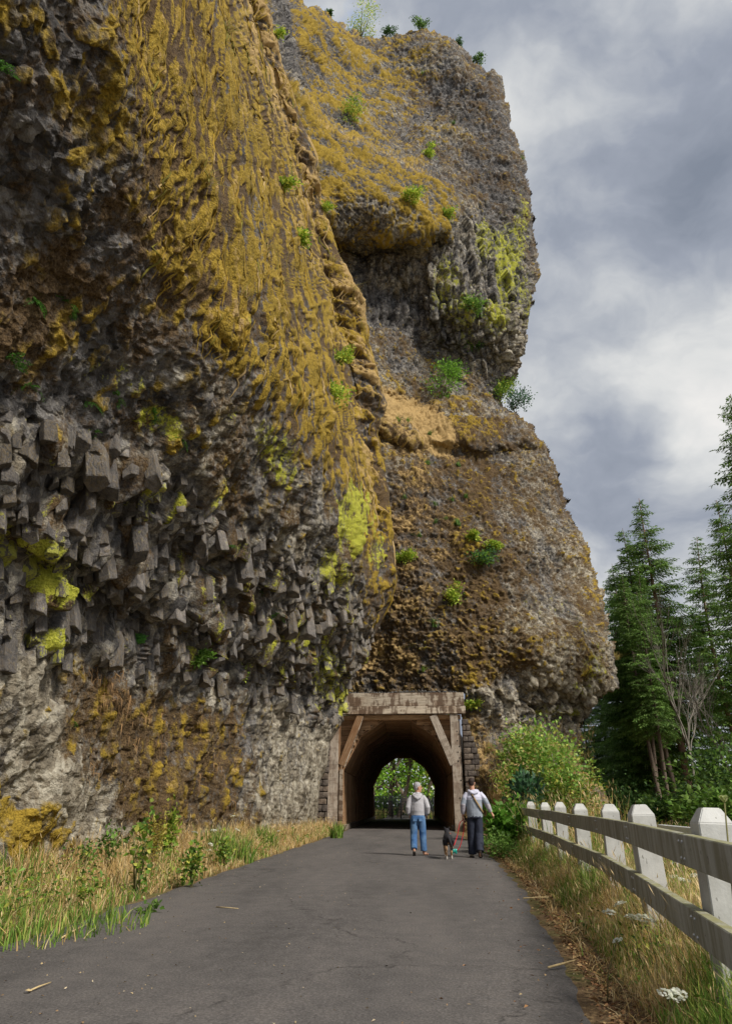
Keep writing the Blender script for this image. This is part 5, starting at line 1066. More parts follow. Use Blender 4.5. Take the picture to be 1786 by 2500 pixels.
for k, (px, py, z, sc) in enumerate(((1504, 2108, .50, 1.1), (1512, 2206, .42, 1.2), (1485, 2226, .40, 1.1), (1540, 2238, .42, 1.1), (1571, 2242, .44, 1.45), (1602, 2181, .50, 1.0), (1506, 2295, .34, 0.8), (1628, 2426, .30, 1.0), (1652, 2428, .30, 1.0), (1416, 2105, .5, 0.9))):
    umbel(px, py, z, 'white lacy umbel flower in the dry grass between path and fence', RG_, sc, seed=k)
umbel(1726, 2083, 0.80, 'single white umbel held up in front of the upper fence rail', None, 0.85, seed=21)
for k, (px, py, z, sc) in enumerate(((1663, 2148, .45, 1.2), (1676, 2150, .45, 1.1), (1695, 2137, .5, 1.1), (1628, 2151, .4, 1.0), (1640, 2140, .4, 1.2))): umbel(px, py, z, 'white umbel flower seen through the fence between upper and lower rail', 'white umbels behind the fence rails', sc, seed=30 + k)
for k, (px, py, z) in enumerate(((475, 2032, .75), (522, 2027, .75), (580, 2026, .7), (515, 2061, .42), (559, 2044, .45), (584, 2052, .35), (488, 2094, .28), (510, 2075, .32), (569, 1992, .95), (680, 2029, .55))): umbel(px, py, z, 'white umbel flower on a thin stalk in the left verge', LG_, 1.25, seed=50 + k)
p = atz(1767, 1960, 3.6); e = empty('flower_bud', (p.x - 0.05, p.y, 0.0), 'closed pale green umbel on a stalk above the nearest fence rail', 'flower'); mb = MB(); t = Vector((0.05, 0, p.z)); mb.tube([(0, 0, 0), t * 0.6 + Vector((-.03, 0, 0)), t], [0.006, 0.005, 0.004], 5); mb.build('stalk', M_STEM, e)
rng = np.random.default_rng(9); n = 70; a = rng.uniform(0, 6.28, n); ppos = np.stack((0 * a, 0 * a, 0 * a), -1) + np.array(t); dv = np.stack((np.cos(a) * 0.6, np.sin(a) * 0.6, 1.2 + 0 * a), -1); V, T, cc = leaves_np(ppos, dv, 0.042, 0.007, pal(rng, n, [(0.55, 0.60, 0.25), (0.42, 0.50, 0.15), (0.66, 0.68, 0.40)]), rng, 0.2, 0.15); MB().add(V, [], T, cc).build('bud', M_LEAF, e, False)
# leaf litter along the right edge, small bits on the path
rng = np.random.default_rng(15); n = 5200; y = 2.6 * (24 / 2.6) ** rng.random(n); x = path_right(y) + np.abs(rng.normal(0, 1, n)) * 0.17 - 0.10 * rng.random(n) * (rng.random(n) < 0.7); x = np.where(rng.random(n) < 0.05, x - rng.exponential(0.35, n), x)
pos = np.stack((x, y, np.maximum(ground_z(x, y), np.where(x < path_right(y), 0.012, -9)) + rng.uniform(0.004, 0.03, n)), -1); a = rng.uniform(0, 6.28, n)
V, T, cc = leaves_np(pos, np.stack((np.cos(a), np.sin(a), 0 * a), -1), rng.uniform(0.015, 0.055, n), rng.uniform(0.005, 0.014, n), pal(rng, n, [(0.20, 0.10, 0.045), (0.30, 0.16, 0.07), (0.42, 0.28, 0.13), (0.14, 0.075, 0.04)]), rng, 0.4, 0.12); tag(MB().add(V, [], T, cc).build('leaf_litter', M_TINT, None, False), kind='stuff')
n = 1100; y = 3.0 * (30 / 3.0) ** rng.random(n); x = path_left(y) + (path_right(y) - path_left(y)) * np.where(rng.random(n) < .6, rng.beta(0.7, 3.0, n), rng.random(n)); pos = np.stack((x, y, 0 * x + 0.03), -1); a = rng.uniform(0, 6.28, n); V, T, cc = leaves_np(pos, np.stack((np.cos(a), np.sin(a), 0 * a), -1), rng.uniform(0.008, 0.03, n), rng.uniform(0.003, 0.009, n), pal(rng, n, [(0.42, 0.32, 0.17), (0.25, 0.16, 0.08), (0.10, 0.08, 0.06), (0.55, 0.45, 0.3)]), rng, 0.4, 0.1)
tag(MB().add(V, [], T, cc).build('debris', M_TINT, None, False), kind='stuff')
M_STRAW = simple_mat('dry_stalk', (0.55, 0.42, 0.22), 0.8, 0.2, 30)
for k, (x0, y0, x1, y1, r, lab) in enumerate(((70, 2420, 125, 2398, 0.006, 'dry straw stalk with a pale broken end on the path at lower left'), (528, 2214, 582, 2218, 0.006, 'thin dry stalk lying across the middle of the path'), (1276, 2193, 1338, 2190, 0.010, 'pale broken twig lying over the right path edge'), (1337, 2362, 1402, 2344, 0.008, 'curved dry twig on the path at the lower right'), (150, 2290, 215, 2255, 0.008, 'long dry stalk along the left path edge'))):
    a, b2 = on_ground(x0, y0, 0.03), on_ground(x1, y1, 0.032); mb = MB(); mid = (a + b2) / 2 + Vector((0, -0.02, 0.004)); mb.tube([a, mid, b2], [r, r, r * 0.6], 6)
    if k == 0:
        V = [a + Vector((math.cos(t) * .025, math.sin(t) * .02, 0.004 * (t % 2))) for t in (0.3, 1.5, 2.7, 3.9, 5.3)]; mb.add([tuple(v) for v in V] + [tuple(a + Vector((0, 0, 0.015)))], [], [(5, j, (j + 1) % 5) for j in range(5)])
    tag(mb.build('twig', M_STRAW), lab, 'twig')
# ---- plants on the rock
def on_rock(side, px, py): return right_at(px, py) if side == 'R' else left_at(px, py)
rock_shrubs = (('R', 880, 92, 1.9, YG, 'large yellow green shrub on the saddle at the top of the cliff', 1.3), ('R', 945, 92, 0.7, DG, 'dark round shrub right of the yellow green shrub on the skyline', 0.7), ('R', 1030, 82, 0.7, DG + MG, 'thin shrub on the highest point of the tower skyline', 0.6), ('R', 1120, 112, 0.5, DG, 'small dark bush on the skyline above the tower shoulder', 0.6), ('R', 1163, 158, 0.6, DG + MG, 'small ragged bush on the slanting skyline of the tower', 0.6), ('R', 805, 36, 0.4, DG, 'tiny bush at the upper left end of the skyline', 0.4),
  ('R', 850, 300, 0.95, YG, 'yellow green shrub on the mossy ridge below the saddle', 1.1), ('R', 1075, 990, 1.25, [(0.13, 0.28, 0.03), (0.19, 0.36, 0.05), (0.09, 0.19, 0.03)], 'bright green bush on the ledge between tower and lower buttress', 1.0), ('R', 1105, 940, 0.9, DG + MG, 'darker bush just above the bright green ledge bush', 0.9), ('R', 1215, 985, 0.95, YG + MG, 'yellow green bush on the outer end of the ledge', 1.0), ('R', 1252, 1000, 1.15, BG, 'blue green open shrub leaning into the sky from the ledge', 1.0),
  ('R', 1160, 858, 1.0, MG + DG, 'green bush in the shadow under the tower', 0.8), ('R', 1145, 765, 0.85, MG, 'green bush hanging in the cleft under the tower', 0.9), ('R', 985, 505, 0.7, YG, 'small yellow shrub on the face of the mossy fin', 0.5), ('R', 1085, 535, 0.65, YG, 'small shrub at the outer end of the mossy fin', 0.6), ('R', 1045, 392, 0.7, YG, 'thin shrub above the mossy fin on the tower', 0.7), ('R', 1170, 1380, 0.8, MG + BG, 'grey green bush in the middle of the lower buttress', 0.7), ('R', 1208, 1340, 0.45, YG, 'yellow tuft above the grey green bush of the buttress', 0.5), ('R', 1115, 1470, 0.6, YG, 'thin yellow green shrub low on the buttress', 0.8), ('R', 985, 1375, 0.6, YG, 'pale green shrub beside the edge of the left cliff', 0.6), ('R', 1160, 1320, 0.45, YG, 'small green sprig in the brown streak of the buttress', 0.6), ('R', 1155, 1730, 0.45, YG, 'yellow green sprig above the stone wing wall', 0.5),
  ('L', 685, 455, 0.30, YG, 'yellow green tuft high on the moss face left of the cliff edge', 0.4), ('L', 725, 592, 0.42, YG, 'yellow shrub on the moss face at mid height', 0.5), ('L', 668, 95, 0.40, YG, 'pale green tuft at the top edge of the moss face', 0.7), ('L', 818, 890, 0.48, YG, 'upper yellow green shrub on the edge of the moss face', 0.9), ('L', 812, 985, 0.5, YG, 'lower yellow green shrub on the edge of the moss face', 0.9), ('L', 790, 515, 0.35, YG, 'small bright tuft on the edge of the moss face', 0.5), ('L', 440, 1620, 0.20, MG, 'green plant under the columns of the left cliff', 0.9), ('L', 590, 1668, 0.30, YG, 'yellow green plant at the right end of the brown moss', 1.1), ('L', 330, 1570, 0.16, [(0.10, 0.27, 0.06), (0.14, 0.33, 0.08)], 'oak seedling with large green leaves hanging below the columns', 0.5))
for k, (s, px, py, r, cols, lab, hz) in enumerate(rock_shrubs):
    p, nrm = on_rock(s, px, py); p = p - nrm * 0.1
    bush('cliff_shrub', lab, 'shrub', p, r * (0.85 + 0.5 * ((k * 7) % 5) / 5), r * 0.8, r * hz, int(300 + 520 * min(r, 2.0)), (0.16 if s == 'R' else 0.07 + 0.10 * r), [tuple(min(0.75, v * 1.5) for v in c_) for c_ in cols], 500 + k, 'shrubs growing on the cliff', 9 + (k * 5) % 9, 9, r * hz * 0.9, 0.02, 0.40, nrm * r * 0.5 + Vector((0.35 * math.sin(k * 2.1), 0, 0)) * r)
def fern_mesh(seed):
    rn = np.random.default_rng(seed); P0 = []; D0 = []; L0 = []; W0 = []
    for f in range(11):
        a = rn.uniform(0, 6.28); out = np.array((math.cos(a), math.sin(a), rn.uniform(-.1, .5))); L = rn.uniform(0.6, 1.0); sd_ = np.array((-out[1], out[0], 0))
        for s in np.linspace(0.12, 1, 13):
            p = out * L * s + np.array((0, 0, -0.75 * L * s * s))
            for sg in (-1, 1): P0.append(p); D0.append(sd_ * sg + out * .4 + np.array((0, 0, -.25))); L0.append(0.20 * math.sin(math.pi * (0.12 + 0.85 * s)) + .03); W0.append(0.028)
    n = len(P0); V, T, cc = leaves_np(np.array(P0), np.array(D0), np.array(L0), np.array(W0), pal(rn, n, [(0.07, 0.19, 0.025), (0.11, 0.26, 0.04), (0.05, 0.13, 0.02)], 0.25), rn, 0.2, 0.12); m_ = MB().add(V, [], T, cc).mesh('fern', False); m_.materials.append(M_LEAF); return m_
FERN = [fern_mesh(k) for k in range(3)]
for k, (px, py, r, lab) in enumerate(((118, 750, .26, None), (205, 765, .22, None), (40, 895, .26, None), (100, 960, .26, None), (258, 1005, .22, None), (420, 1055, .26, None), (385, 1015, .2, None), (252, 1068, .16, 'bright green single fern on the wet overhang'), (20, 180, .22, None), (432, 1492, .24, 'round green fern left of its twin between the columns'), (472, 1490, .22, 'round green fern right of its twin between the columns'), (660, 1502, .42, 'large bright fern spreading under the dark columns'), (497, 1555, .22, 'narrow fern in a crack between columns'), (540, 1320, .22, None), (490, 1250, .18, None), (180, 1760, .14, None), (320, 985, .2, None), (650, 1450, .3, None))):
    p, nrm = left_at(px, py); o = link('fern', FERN[k % 3], None, None); o.location = p - nrm * 0.02; o.scale = (r, r, r); o.rotation_euler = (0, 0.5, k * 1.3); tag(o, lab or 'small dark green fern clinging to the shaded overhang of the left cliff', 'fern', 'ferns on the left cliff')
def tuft_mesh(seed, cols):
    rn = np.random.default_rng(seed); n = 90; pos = rn.normal(0, 0.14, (n, 3)); pos[:, 2] = 0; V, Q, T, cc, _ = blades_np(pos, rn.uniform(0.5, 1.0, n), np.full(n, 0.035), pal(rn, n, cols, .25), rn, 0.75, 3, (0.5, -0.5, 0)); m_ = MB().add(V, Q, T, cc).mesh('grass_tuft'); m_.materials.append(M_GRASS); return m_
TUF = [tuft_mesh(1, MG + YG), tuft_mesh(2, MG), tuft_mesh(3, [(0.6, 0.44, 0.2), (0.5, 0.36, 0.15), (0.45, 0.42, 0.12)])]
for k, (s, px, py, r, kind) in enumerate((('R', 960, 1040, .6, 0), ('R', 1045, 1068, .5, 1), ('R', 1040, 1140, .55, 1), ('R', 1120, 1137, .55, 1), ('R', 988, 1218, .5, 1), ('R', 1065, 1228, .5, 1), ('R', 1108, 1215, .45, 1), ('R', 1138, 1212, .45, 1), ('R', 1065, 1268, .5, 1), ('R', 1090, 1262, .4, 1), ('R', 1115, 1282, .75, 1), ('R', 1022, 1310, .5, 1), ('R', 1062, 1530, .75, 1), ('R', 1000, 1100, .4, 1), ('R', 1030, 1640, .5, 0), ('R', 985, 1040, .5, 0), ('R', 1068, 690, .8, 2), ('R', 1080, 330, .6, 2), ('R', 1195, 420, .5, 0), ('R', 1270, 395, .5, 0), ('R', 1108, 310, .5, 1), ('R', 1030, 188, .5, 0), ('R', 1190, 760, .6, 2), ('R', 1500, 1610, 0.7, 2), ('R', 1160, 1885, 0.5, 2), ('R', 1190, 1830, 0.7, 2), ('R', 1230, 1850, 0.7, 0), ('R', 1250, 1890, 0.8, 2),
    ('L', 390, 160, .22, 2), ('L', 505, 450, .3, 2), ('L', 575, 730, .3, 2), ('L', 545, 80, .3, 2), ('L', 735, 240, .5, 2), ('L', 770, 420, .5, 2), ('L', 810, 640, .55, 2), ('L', 850, 720, .6, 2), ('L', 880, 800, .6, 2), ('L', 640, 250, .35, 2), ('L', 540, 1560, .30, 0), ('L', 640, 620, .35, 2), ('L', 700, 700, .35, 2))):
    p, nrm = on_rock(s, px, py); o = link('grass_tuft', TUF[kind], None, None); o.location = p - nrm * 0.05; o.scale = (r, r, r); o.rotation_euler = (0, 0, k * 0.9 if kind != 2 else 0.3 * (k % 3))
    tag(o, ('dry straw tuft hanging on the ' if kind == 2 else 'small green grass tuft growing on the ') + ('lower buttress and tower right of the tunnel' if s == 'R' else 'mossy face of the left cliff'), 'grass tuft', ('tufts on the right rock ' if s == 'R' else 'tufts on the left rock ') + ('dry' if kind == 2 else 'green'))
# dry hanging roots in the brown moss
rng = np.random.default_rng(31); mb = MB(); cand = [(px, py) for px, py in zip(rng.uniform(220, 640, 900), rng.uniform(1590, 2000, 900))]
base = [(230, 1640, 26), (260, 1660, 26), (290, 1650, 24), (250, 1700, 20), (280, 1690, 24), (310, 1700, 20), (300, 1740, 16), (240, 1720, 16), (350, 1750, 14), (400, 1750, 14), (385, 1810, 14), (405, 1790, 12), (470, 1760, 10), (530, 1870, 16), (590, 1780, 16), (540, 1850, 14), (200, 1880, 10), (600, 1840, 12), (560, 1960, 12), (480, 1900, 10), (330, 1800, 12)]
for bx, by, nn in base:
    for q in range(nn):
        p, nrm = left_at(bx + rng.normal(0, 12), by + rng.normal(0, 9)); L = rng.uniform(0.12, 0.32) * (1 + 0.5 * (bx > 450)); a = np.array(p) + np.array(nrm) * 0.03; d = np.array(nrm) * 0.5 + rng.normal(0, .55, 3); wv_ = rng.normal(0, 0.003, 3) + np.array((0.003, 0.004, 0))
        m1 = a + d * L * 0.35 + np.array((0, 0, -0.15 * L)); m2 = a + d * L * 0.4 + np.array((0, 0, -0.9 * L)); mb.add([a - wv_, a + wv_, m1 - wv_, m1 + wv_, m2], [(0, 1, 3, 2)], [(2, 3, 4)], np.array((0.30, 0.18, 0.08)) * rng.uniform(0.5, 1.3))
tag(mb.build('dry_roots', M_GRASS, LEFT), kind='stuff')

# ------------------------------------------------------------------ beyond the tunnel
def broad_tree(name, label, px, D, H, seed, cols, r_leaf, nleaf, cr, trunk=M_BARK, lean=(0, 0), lowz=1.0, depth=4):
    rn = random.Random(seed); rng = np.random.default_rng(seed); b2 = at(px, 1990, D); e = empty(name, (b2.x, b2.y, -0.1), label, 'tree', 'trees beyond the tunnel'); mb = MB(); tips = []
    branch_tree(mb, Vector((0, 0, 0)), Vector((lean[0], lean[1], 1)).normalized(), H * 0.5, H * 0.028, depth, rn, tips, 0.55, (2, 3)); mb.build('trunk', trunk, e)
    t = np.array([tuple(v) for v in tips]); extra = rng.normal(0, 1, (70, 3)) * np.array((cr * .7, cr * .7, H * .22)) + np.array((0, 0, H * .5)); extra[:, 2] = np.maximum(extra[:, 2], lowz); t = np.concatenate((t, extra)); k = rng.integers(0, len(t), nleaf)
    p = t[k] + rng.normal(0, 0.32, (nleaf, 3)); col = pal(rng, nleaf, cols) * (0.7 + 0.6 * rng.random(len(t)))[k][:, None]; V, T, cc = leaves_np(p, rng.normal(0, 1, (nleaf, 3)) + np.array((0, 0, -.2)), r_leaf * rng.uniform(.6, 1.3, nleaf), r_leaf * .45, col, rng); MB().add(V, [], T, cc).build('crown', M_LEAF, e, False)
BRT = [(0.20, 0.42, 0.035), (0.28, 0.50, 0.05), (0.14, 0.32, 0.03), (0.34, 0.50, 0.07)]
broad_tree('maple_tree', 'bright green maple filling the left of the tunnel mouth', 905, 79, 8.5, 1, BRT, 0.30, 3200, 2.4, lowz=2.2)
broad_tree('maple_tree', 'maple with the thick mossy trunk in the middle of the tunnel mouth', 972, 84, 11, 2, BRT, 0.30, 2600, 3.2, lowz=4.6)
broad_tree('maple_tree', 'dark trunked tree close behind the mossy maple trunk', 955, 87, 12, 3, MG + BRT, 0.30, 2200, 3.0, M_BARK, (-0.1, 0), 4.5)
broad_tree('maple_tree', 'yellow green maple on the right of the tunnel mouth', 1045, 83, 8.5, 4, BRT + YG, 0.30, 3200, 2.6, lowz=2.0)
broad_tree('maple_tree', 'far green tree behind the others in the tunnel mouth', 1000, 98, 12, 5, MG + BRT, 0.38, 2600, 5.0, lowz=1.0)
rng = np.random.default_rng(8)
def forest(name, x0, x1, y0, y1, z1, n, L, cols, seed):
    rng = np.random.default_rng(seed); c = np.stack((rng.uniform(x0, x1, 160), rng.uniform(y0, y1, 160), rng.uniform(0.2, z1, 160)), -1); k = rng.integers(0, 160, n); p = c[k] + rng.normal(0, 1, (n, 3)) * np.array((1.3, 1.3, 1.0)); p[:, 2] = np.maximum(p[:, 2], 0.05)
    V, T, cc = leaves_np(p, rng.normal(0, 1, (n, 3)), L * rng.uniform(.6, 1.3, n), L * .45, pal(rng, n, cols) * (0.6 + .7 * rng.random(160))[k][:, None], rng); tag(MB().add(V, [], T, cc).build(name, M_LEAF, None, False), kind='stuff')
forest('forest', -16, 14, 100, 112, 10, 7000, 0.6, MG + BRT, 3)
forest('forest', 22, 75, 72, 92, 5.0, 9000, 0.55, DG + MG, 4)
# black mesh fence past the far mouth
M_MESH = simple_mat('black_mesh', (0.035, 0.04, 0.045), 0.9, 0.4, 30.0)
def panel_fence(px0, px1, D, label, hgt, lean, rnseed):
    rn = random.Random(rnseed); a, b2 = at(px0, 1995, D), at(px1, 1995, D); a.z = b2.z = 0; e = empty('mesh_fence', a, label, 'fence'); n = 4; L = b2 - a
    for k in range(n):
        mb = MB(); p0, p1 = L * (k / n), L * ((k + 0.96) / n)
        for w in range(15):
            f = w / 14; q = p0.lerp(p1, f); mb.tube([q + Vector((0, 0, 0.05)), q + Vector((lean * (1 + .3 * rn.random()), 0, hgt))], [0.018, 0.018], 4)
        for w in range(9):
            z = 0.08 + (hgt - 0.1) * w / 8; mb.tube([p0 + Vector((lean * z / hgt, 0, z)), p1 + Vector((lean * z / hgt, 0, z))], [0.015, 0.015], 4)
        mb.build('mesh_panel', M_MESH, e)
    for k in range(n + 1):
        q = L * (k / n); MB().tube([q + Vector((0, -0.05, -0.1)), q + Vector((lean, -0.05, hgt + 0.12))], [0.05, 0.045], 6).build('post', M_MESH, e)
panel_fence(914, 1000, 74.5, 'dark wire mesh fence seen through the tunnel on the left', 2.1, 0.0, 1)
panel_fence(1030, 1080, 76.0, 'leaning dark wire fence seen through the tunnel on the right', 1.9, -0.5, 2)
# the low road barrier far right with a yellow line beyond it
M_WHITE = simple_mat('white_paint', (0.66, 0.66, 0.66), 0.6, 0.1, 6.0); M_YEL = simple_mat('yellow_paint', (0.75, 0.45, 0.05), 0.6, 0.15, 6.0)
a, b2 = at(1690, 2036, 13.0), at(1830, 2052, 11.0); d = (b2 - a).normalized(); bar = empty('road_barrier', (a.x, a.y, 0), 'low white road barrier with a yellow strip behind the nearest fence post', 'barrier')
board('barrier_rail', a - d * 1.5, b2 + d * 4, 0.20, 0.10, Vector((-d.y, d.x, 0)), M_WHITE, bar, 0.01)
board('yellow_strip', a - d * 1.5 - Vector((0, 0, .19)), b2 + d * 4 - Vector((0, 0, .19)), 0.09, 0.08, Vector((-d.y, d.x, 0)), M_YEL, bar, 0.005)
for k in range(4): q = a + d * (k * 1.6 - 1.0); board('post', (q.x, q.y + .1, -0.3), (q.x, q.y + .1, q.z + 0.1), 0.12, 0.12, (1, 0, 0), M_WHITE, bar, 0.01)

# what tells look-alikes apart is their order on the rock or along the fence
ORD = 'first second third fourth fifth sixth seventh eighth ninth tenth eleventh twelfth thirteenth fourteenth fifteenth sixteenth seventeenth eighteenth nineteenth twentieth twenty-first twenty-second'.split()
def ordinals(group, start, text, axis):
    from bpy_extras.object_utils import world_to_camera_view as w2c
    bpy.context.view_layer.update(); obs = [o for o in C.objects if o.get('group') == group and str(o.get('label', '')).startswith(start)]
    def pos(o):
        h = [c for c in o.children if c.name.startswith('flower_head')]; v = w2c(C, cam_ob, (h[0] if h else o).matrix_world.translation); return v.x if axis == 'left' else -v.y
    for k, o in enumerate(sorted(obs, key=pos)): o['label'] = text + ', ' + ORD[k] + ' from the ' + axis
ordinals('tufts on the left rock dry', 'dry straw', 'dry straw tuft on the mossy left cliff', 'top')
ordinals('tufts on the right rock dry', 'dry straw', 'dry straw tuft on the right rock', 'top')
ordinals('tufts on the right rock green', 'small green', 'green grass tuft on the right rock', 'top')
ordinals('ferns on the left cliff', 'small dark green', 'small dark fern on the shaded left cliff', 'top')
ordinals('white umbels in the grass by the fence', 'white lacy', 'white umbel in the dry grass before the fence', 'left')
ordinals('white umbels in the left verge', 'white umbel', 'white umbel in the left verge', 'left')
ordinals('white umbels behind the fence rails', 'white umbel', 'white umbel seen between the fence rails', 'left')
# ------------------------------------------------------------------ people and dog
def remesh(mb, voxel, smooth=4, decim=1.0):
    ob = link('work', mb.mesh('work')); m = ob.modifiers.new('r', 'REMESH'); m.mode = 'VOXEL'; m.voxel_size = voxel; m.use_smooth_shade = True
    s = ob.modifiers.new('s', 'SMOOTH'); s.factor = 0.5; s.iterations = smooth
    if decim < 1: d = ob.modifiers.new('d', 'DECIMATE'); d.ratio = decim
    dg = bpy.context.evaluated_depsgraph_get(); dg.update(); me = bpy.data.meshes.new_from_object(ob.evaluated_get(dg)); old = ob.data
    bpy.data.objects.remove(ob); bpy.data.meshes.remove(old); me.polygons.foreach_set('use_smooth', np.ones(len(me.polygons), bool)); return me
def centres(me): c = np.zeros(len(me.polygons) * 3, np.float32); me.polygons.foreach_get('center', c); return c.reshape(-1, 3)
def paint(me, mats, idx):
    me.materials.clear()
    for m in mats: me.materials.append(m)
    me.polygons.foreach_set('material_index', idx.astype(np.int32))
def wrinkle(me, amp, sc, seed, zs=1.0):
    n = len(me.vertices); v = np.zeros(n * 3, np.float32); me.vertices.foreach_get('co', v); v = v.reshape(-1, 3); nn = np.zeros(n * 3, np.float32); me.vertices.foreach_get('normal', nn); nn = nn.reshape(-1, 3)
    d = ridged(v * np.array((sc, sc, sc * zs)) + seed, seed, 3) * amp; me.vertices.foreach_set('co', (v + nn * d[:, None]).ravel()); me.update()
def ellip(mb, c, r, n=10):
    c = Vector(c); zs = [math.cos(math.pi * k / 8) for k in range(9)]; mb.tube([c + Vector((0, 0, -z * r[2])) for z in zs], [(max(.002, r[0] * math.sqrt(max(0, 1 - z * z))), max(.002, r[1] * math.sqrt(max(0, 1 - z * z)))) for z in zs], n)
M_SKIN = simple_mat('skin', (0.50, 0.27, 0.18), 0.55, 0.08, 30.0); M_GREYHAIR = simple_mat('grey_hair', (0.36, 0.35, 0.36), 0.8, 0.5, 60.0, 0.6); M_DARKHAIR = simple_mat('dark_hair', (0.035, 0.022, 0.018), 0.7, 0.3, 60.0, 0.4)
M_HOODIE = simple_mat('grey_fleece', (0.46, 0.45, 0.47), 0.9, 0.06, 25.0, 0.3)
m, nt, b = new_mat('blue_denim'); co = objco(nt); f = noise(nt, mapping(nt, co, (1, 1, .6)), 5.0, 4); g = noise(nt, co, 160, 2)
c = mixc(nt, ramp(nt, f, [(0.45, 0.0), (0.68, 1.0)]), (0.055, 0.135, 0.30), (0.16, 0.28, 0.44)); c = mixc(nt, 1.0, c, ramp(nt, g, [(.3, .8), (.7, 1.2)]), 'MULTIPLY'); nt.links.new(c, b.inputs['Base Color']); M_JEANS = m
M_JACKET = simple_mat('grey_shell', (0.30, 0.335, 0.39), 0.5, 0.06, 12.0, 0.0, 0.4); M_YOKE = simple_mat('lilac_shell', (0.56, 0.56, 0.68), 0.5, 0.05, 12.0, 0.0, 0.4); M_SLEEVE = simple_mat('pale_shell', (0.48, 0.45, 0.50), 0.5, 0.05, 12.0, 0.0, 0.4)
M_NAVY = simple_mat('navy_cloth', (0.030, 0.035, 0.055), 0.8, 0.15, 20.0, 0.2); M_SHOE = simple_mat('beige_shoe', (0.46, 0.39, 0.30), 0.8, 0.1, 20); M_SOLE = simple_mat('dark_sole', (0.06, 0.05, 0.045), 0.8, 0.2, 20); M_STRAP = simple_mat('tan_webbing', (0.30, 0.205, 0.095), 0.7, 0.1, 40.0); M_EYE = simple_mat('eye', (0.02, 0.015, 0.012), 0.2, 0.1, 10)
def head_parts(c, yaw, s=1.0, gaze=0.0):
    """skull, face, ears and neck-free head points, in the person's frame"""
    Rm = Matrix.Rotation(yaw, 3, 'Z'); c = Vector(c); q = lambda x, y, z: c + Rm @ Vector((x * s, y * s, z * s)); mb = MB()
    prof = [(-.118, .02, .030, .034), (-.105, .022, .046, .056), (-.075, .016, .060, .074), (-.03, .006, .070, .088), (.02, 0, .076, .096), (.06, -.004, .073, .093), (.095, -.008, .054, .070), (.115, -.01, .03, .04), (.122, -.01, .006, .008)]
    V, Q, T = tube_np([(0, 0, p[0]) for p in prof], [(p[2], p[3]) for p in prof], 16); V = np.array(V)
    for k, p in enumerate(prof): V[k * 16:(k + 1) * 16, 1] += p[1]
    V[-2, 1] += prof[0][1]; V[-1, 1] += prof[-1][1]
    mb.add([tuple(q(*v)) for v in V], Q, T)
    mb.tube([q(0, .088, .030), q(0, .106, -.005), q(0, .118, -.024), q(0, .098, -.034)], [.009 * s, .012 * s, .016 * s, .010 * s], 8)
    mb.tube([q(-.035, .080, .034), q(0, .094, .036), q(.035, .080, .034)], [.010 * s, .011 * s, .010 * s], 6); mb.tube([q(-.022, .083, -.058), q(0, .096, -.056), q(.022, .083, -.058)], [.007 * s, .010 * s, .007 * s], 6)
    mb.tube([q(-.02, .076, -.098), q(0, .088, -.098), q(.02, .076, -.098)], [.014 * s, .016 * s, .014 * s], 6)
    for sx in (-1, 1):
        mb.tube([q(sx * .074, -.004, .022), q(sx * .086, -.010, .012), q(sx * .084, -.008, -.012), q(sx * .074, .002, -.03)], [.011 * s, .015 * s, .013 * s, .008 * s], 6)
    return mb, q
def hand(mb, wrist, d, nrm, side, curl=0.5, s=1.0):
    """palm, four unequal fingers and a thumb; d points along the hand, nrm out of the back of it"""
    w = Vector(wrist); d = Vector(d).normalized(); nrm = (Vector(nrm) - d * Vector(nrm).dot(d)).normalized(); x = d.cross(nrm) * side; inn = -nrm
    mb.tube([w - d * .03, w + d * .02, w + d * .06, w + d * .09], [(.026 * s, .020 * s), (.036 * s, .017 * s), (.042 * s, .016 * s), (.040 * s, .013 * s)], 10) if abs(d.x) > .8 else mb.tube([w - d * .03, w + d * .03, w + d * .085], [.024 * s, .029 * s, .030 * s], 10)
    for k, (o, L) in enumerate(((-.030, .066), (-.010, .076), (.010, .071), (.029, .055))):
        p = w + d * .085 + x * o; a = curl; p1 = p + (d * math.cos(a * .6) + inn * math.sin(a * .6)) * L * .45; p2 = p1 + (d * math.cos(a * 1.5) + inn * math.sin(a * 1.5)) * L * .33; p3 = p2 + (d * math.cos(a * 2.4) + inn * math.sin(a * 2.4)) * L * .26
        mb.tube([p - d * .03, p, p1, p2, p3], [.010 * s, .0095 * s, .009 * s, .008 * s, .0065 * s], 6)
    t = w + d * .025 - x * .03; t1 = t + (d * .7 - x * .6 + inn * .2).normalized() * .035; t2 = t1 + (d * .9 - x * .1 + inn * .4).normalized() * .03; mb.tube([w + d * .015, t, t1, t2], [.014 * s, .0125 * s, .011 * s, .008 * s], 6)
def torso(mb, rows, dx=0.0, n=18):
    V, Q, T = tube_np([(r[1], 0, r[0]) for r in rows], [(r[3], r[4]) for r in rows], n); V = np.array(V)
    for k, r in enumerate(rows): V[k * n:(k + 1) * n, 1] += r[2]
    V[-2, 1] += rows[0][2]; V[-1, 1] += rows[-1][2]; mb.add([tuple(v) for v in V], Q, T)
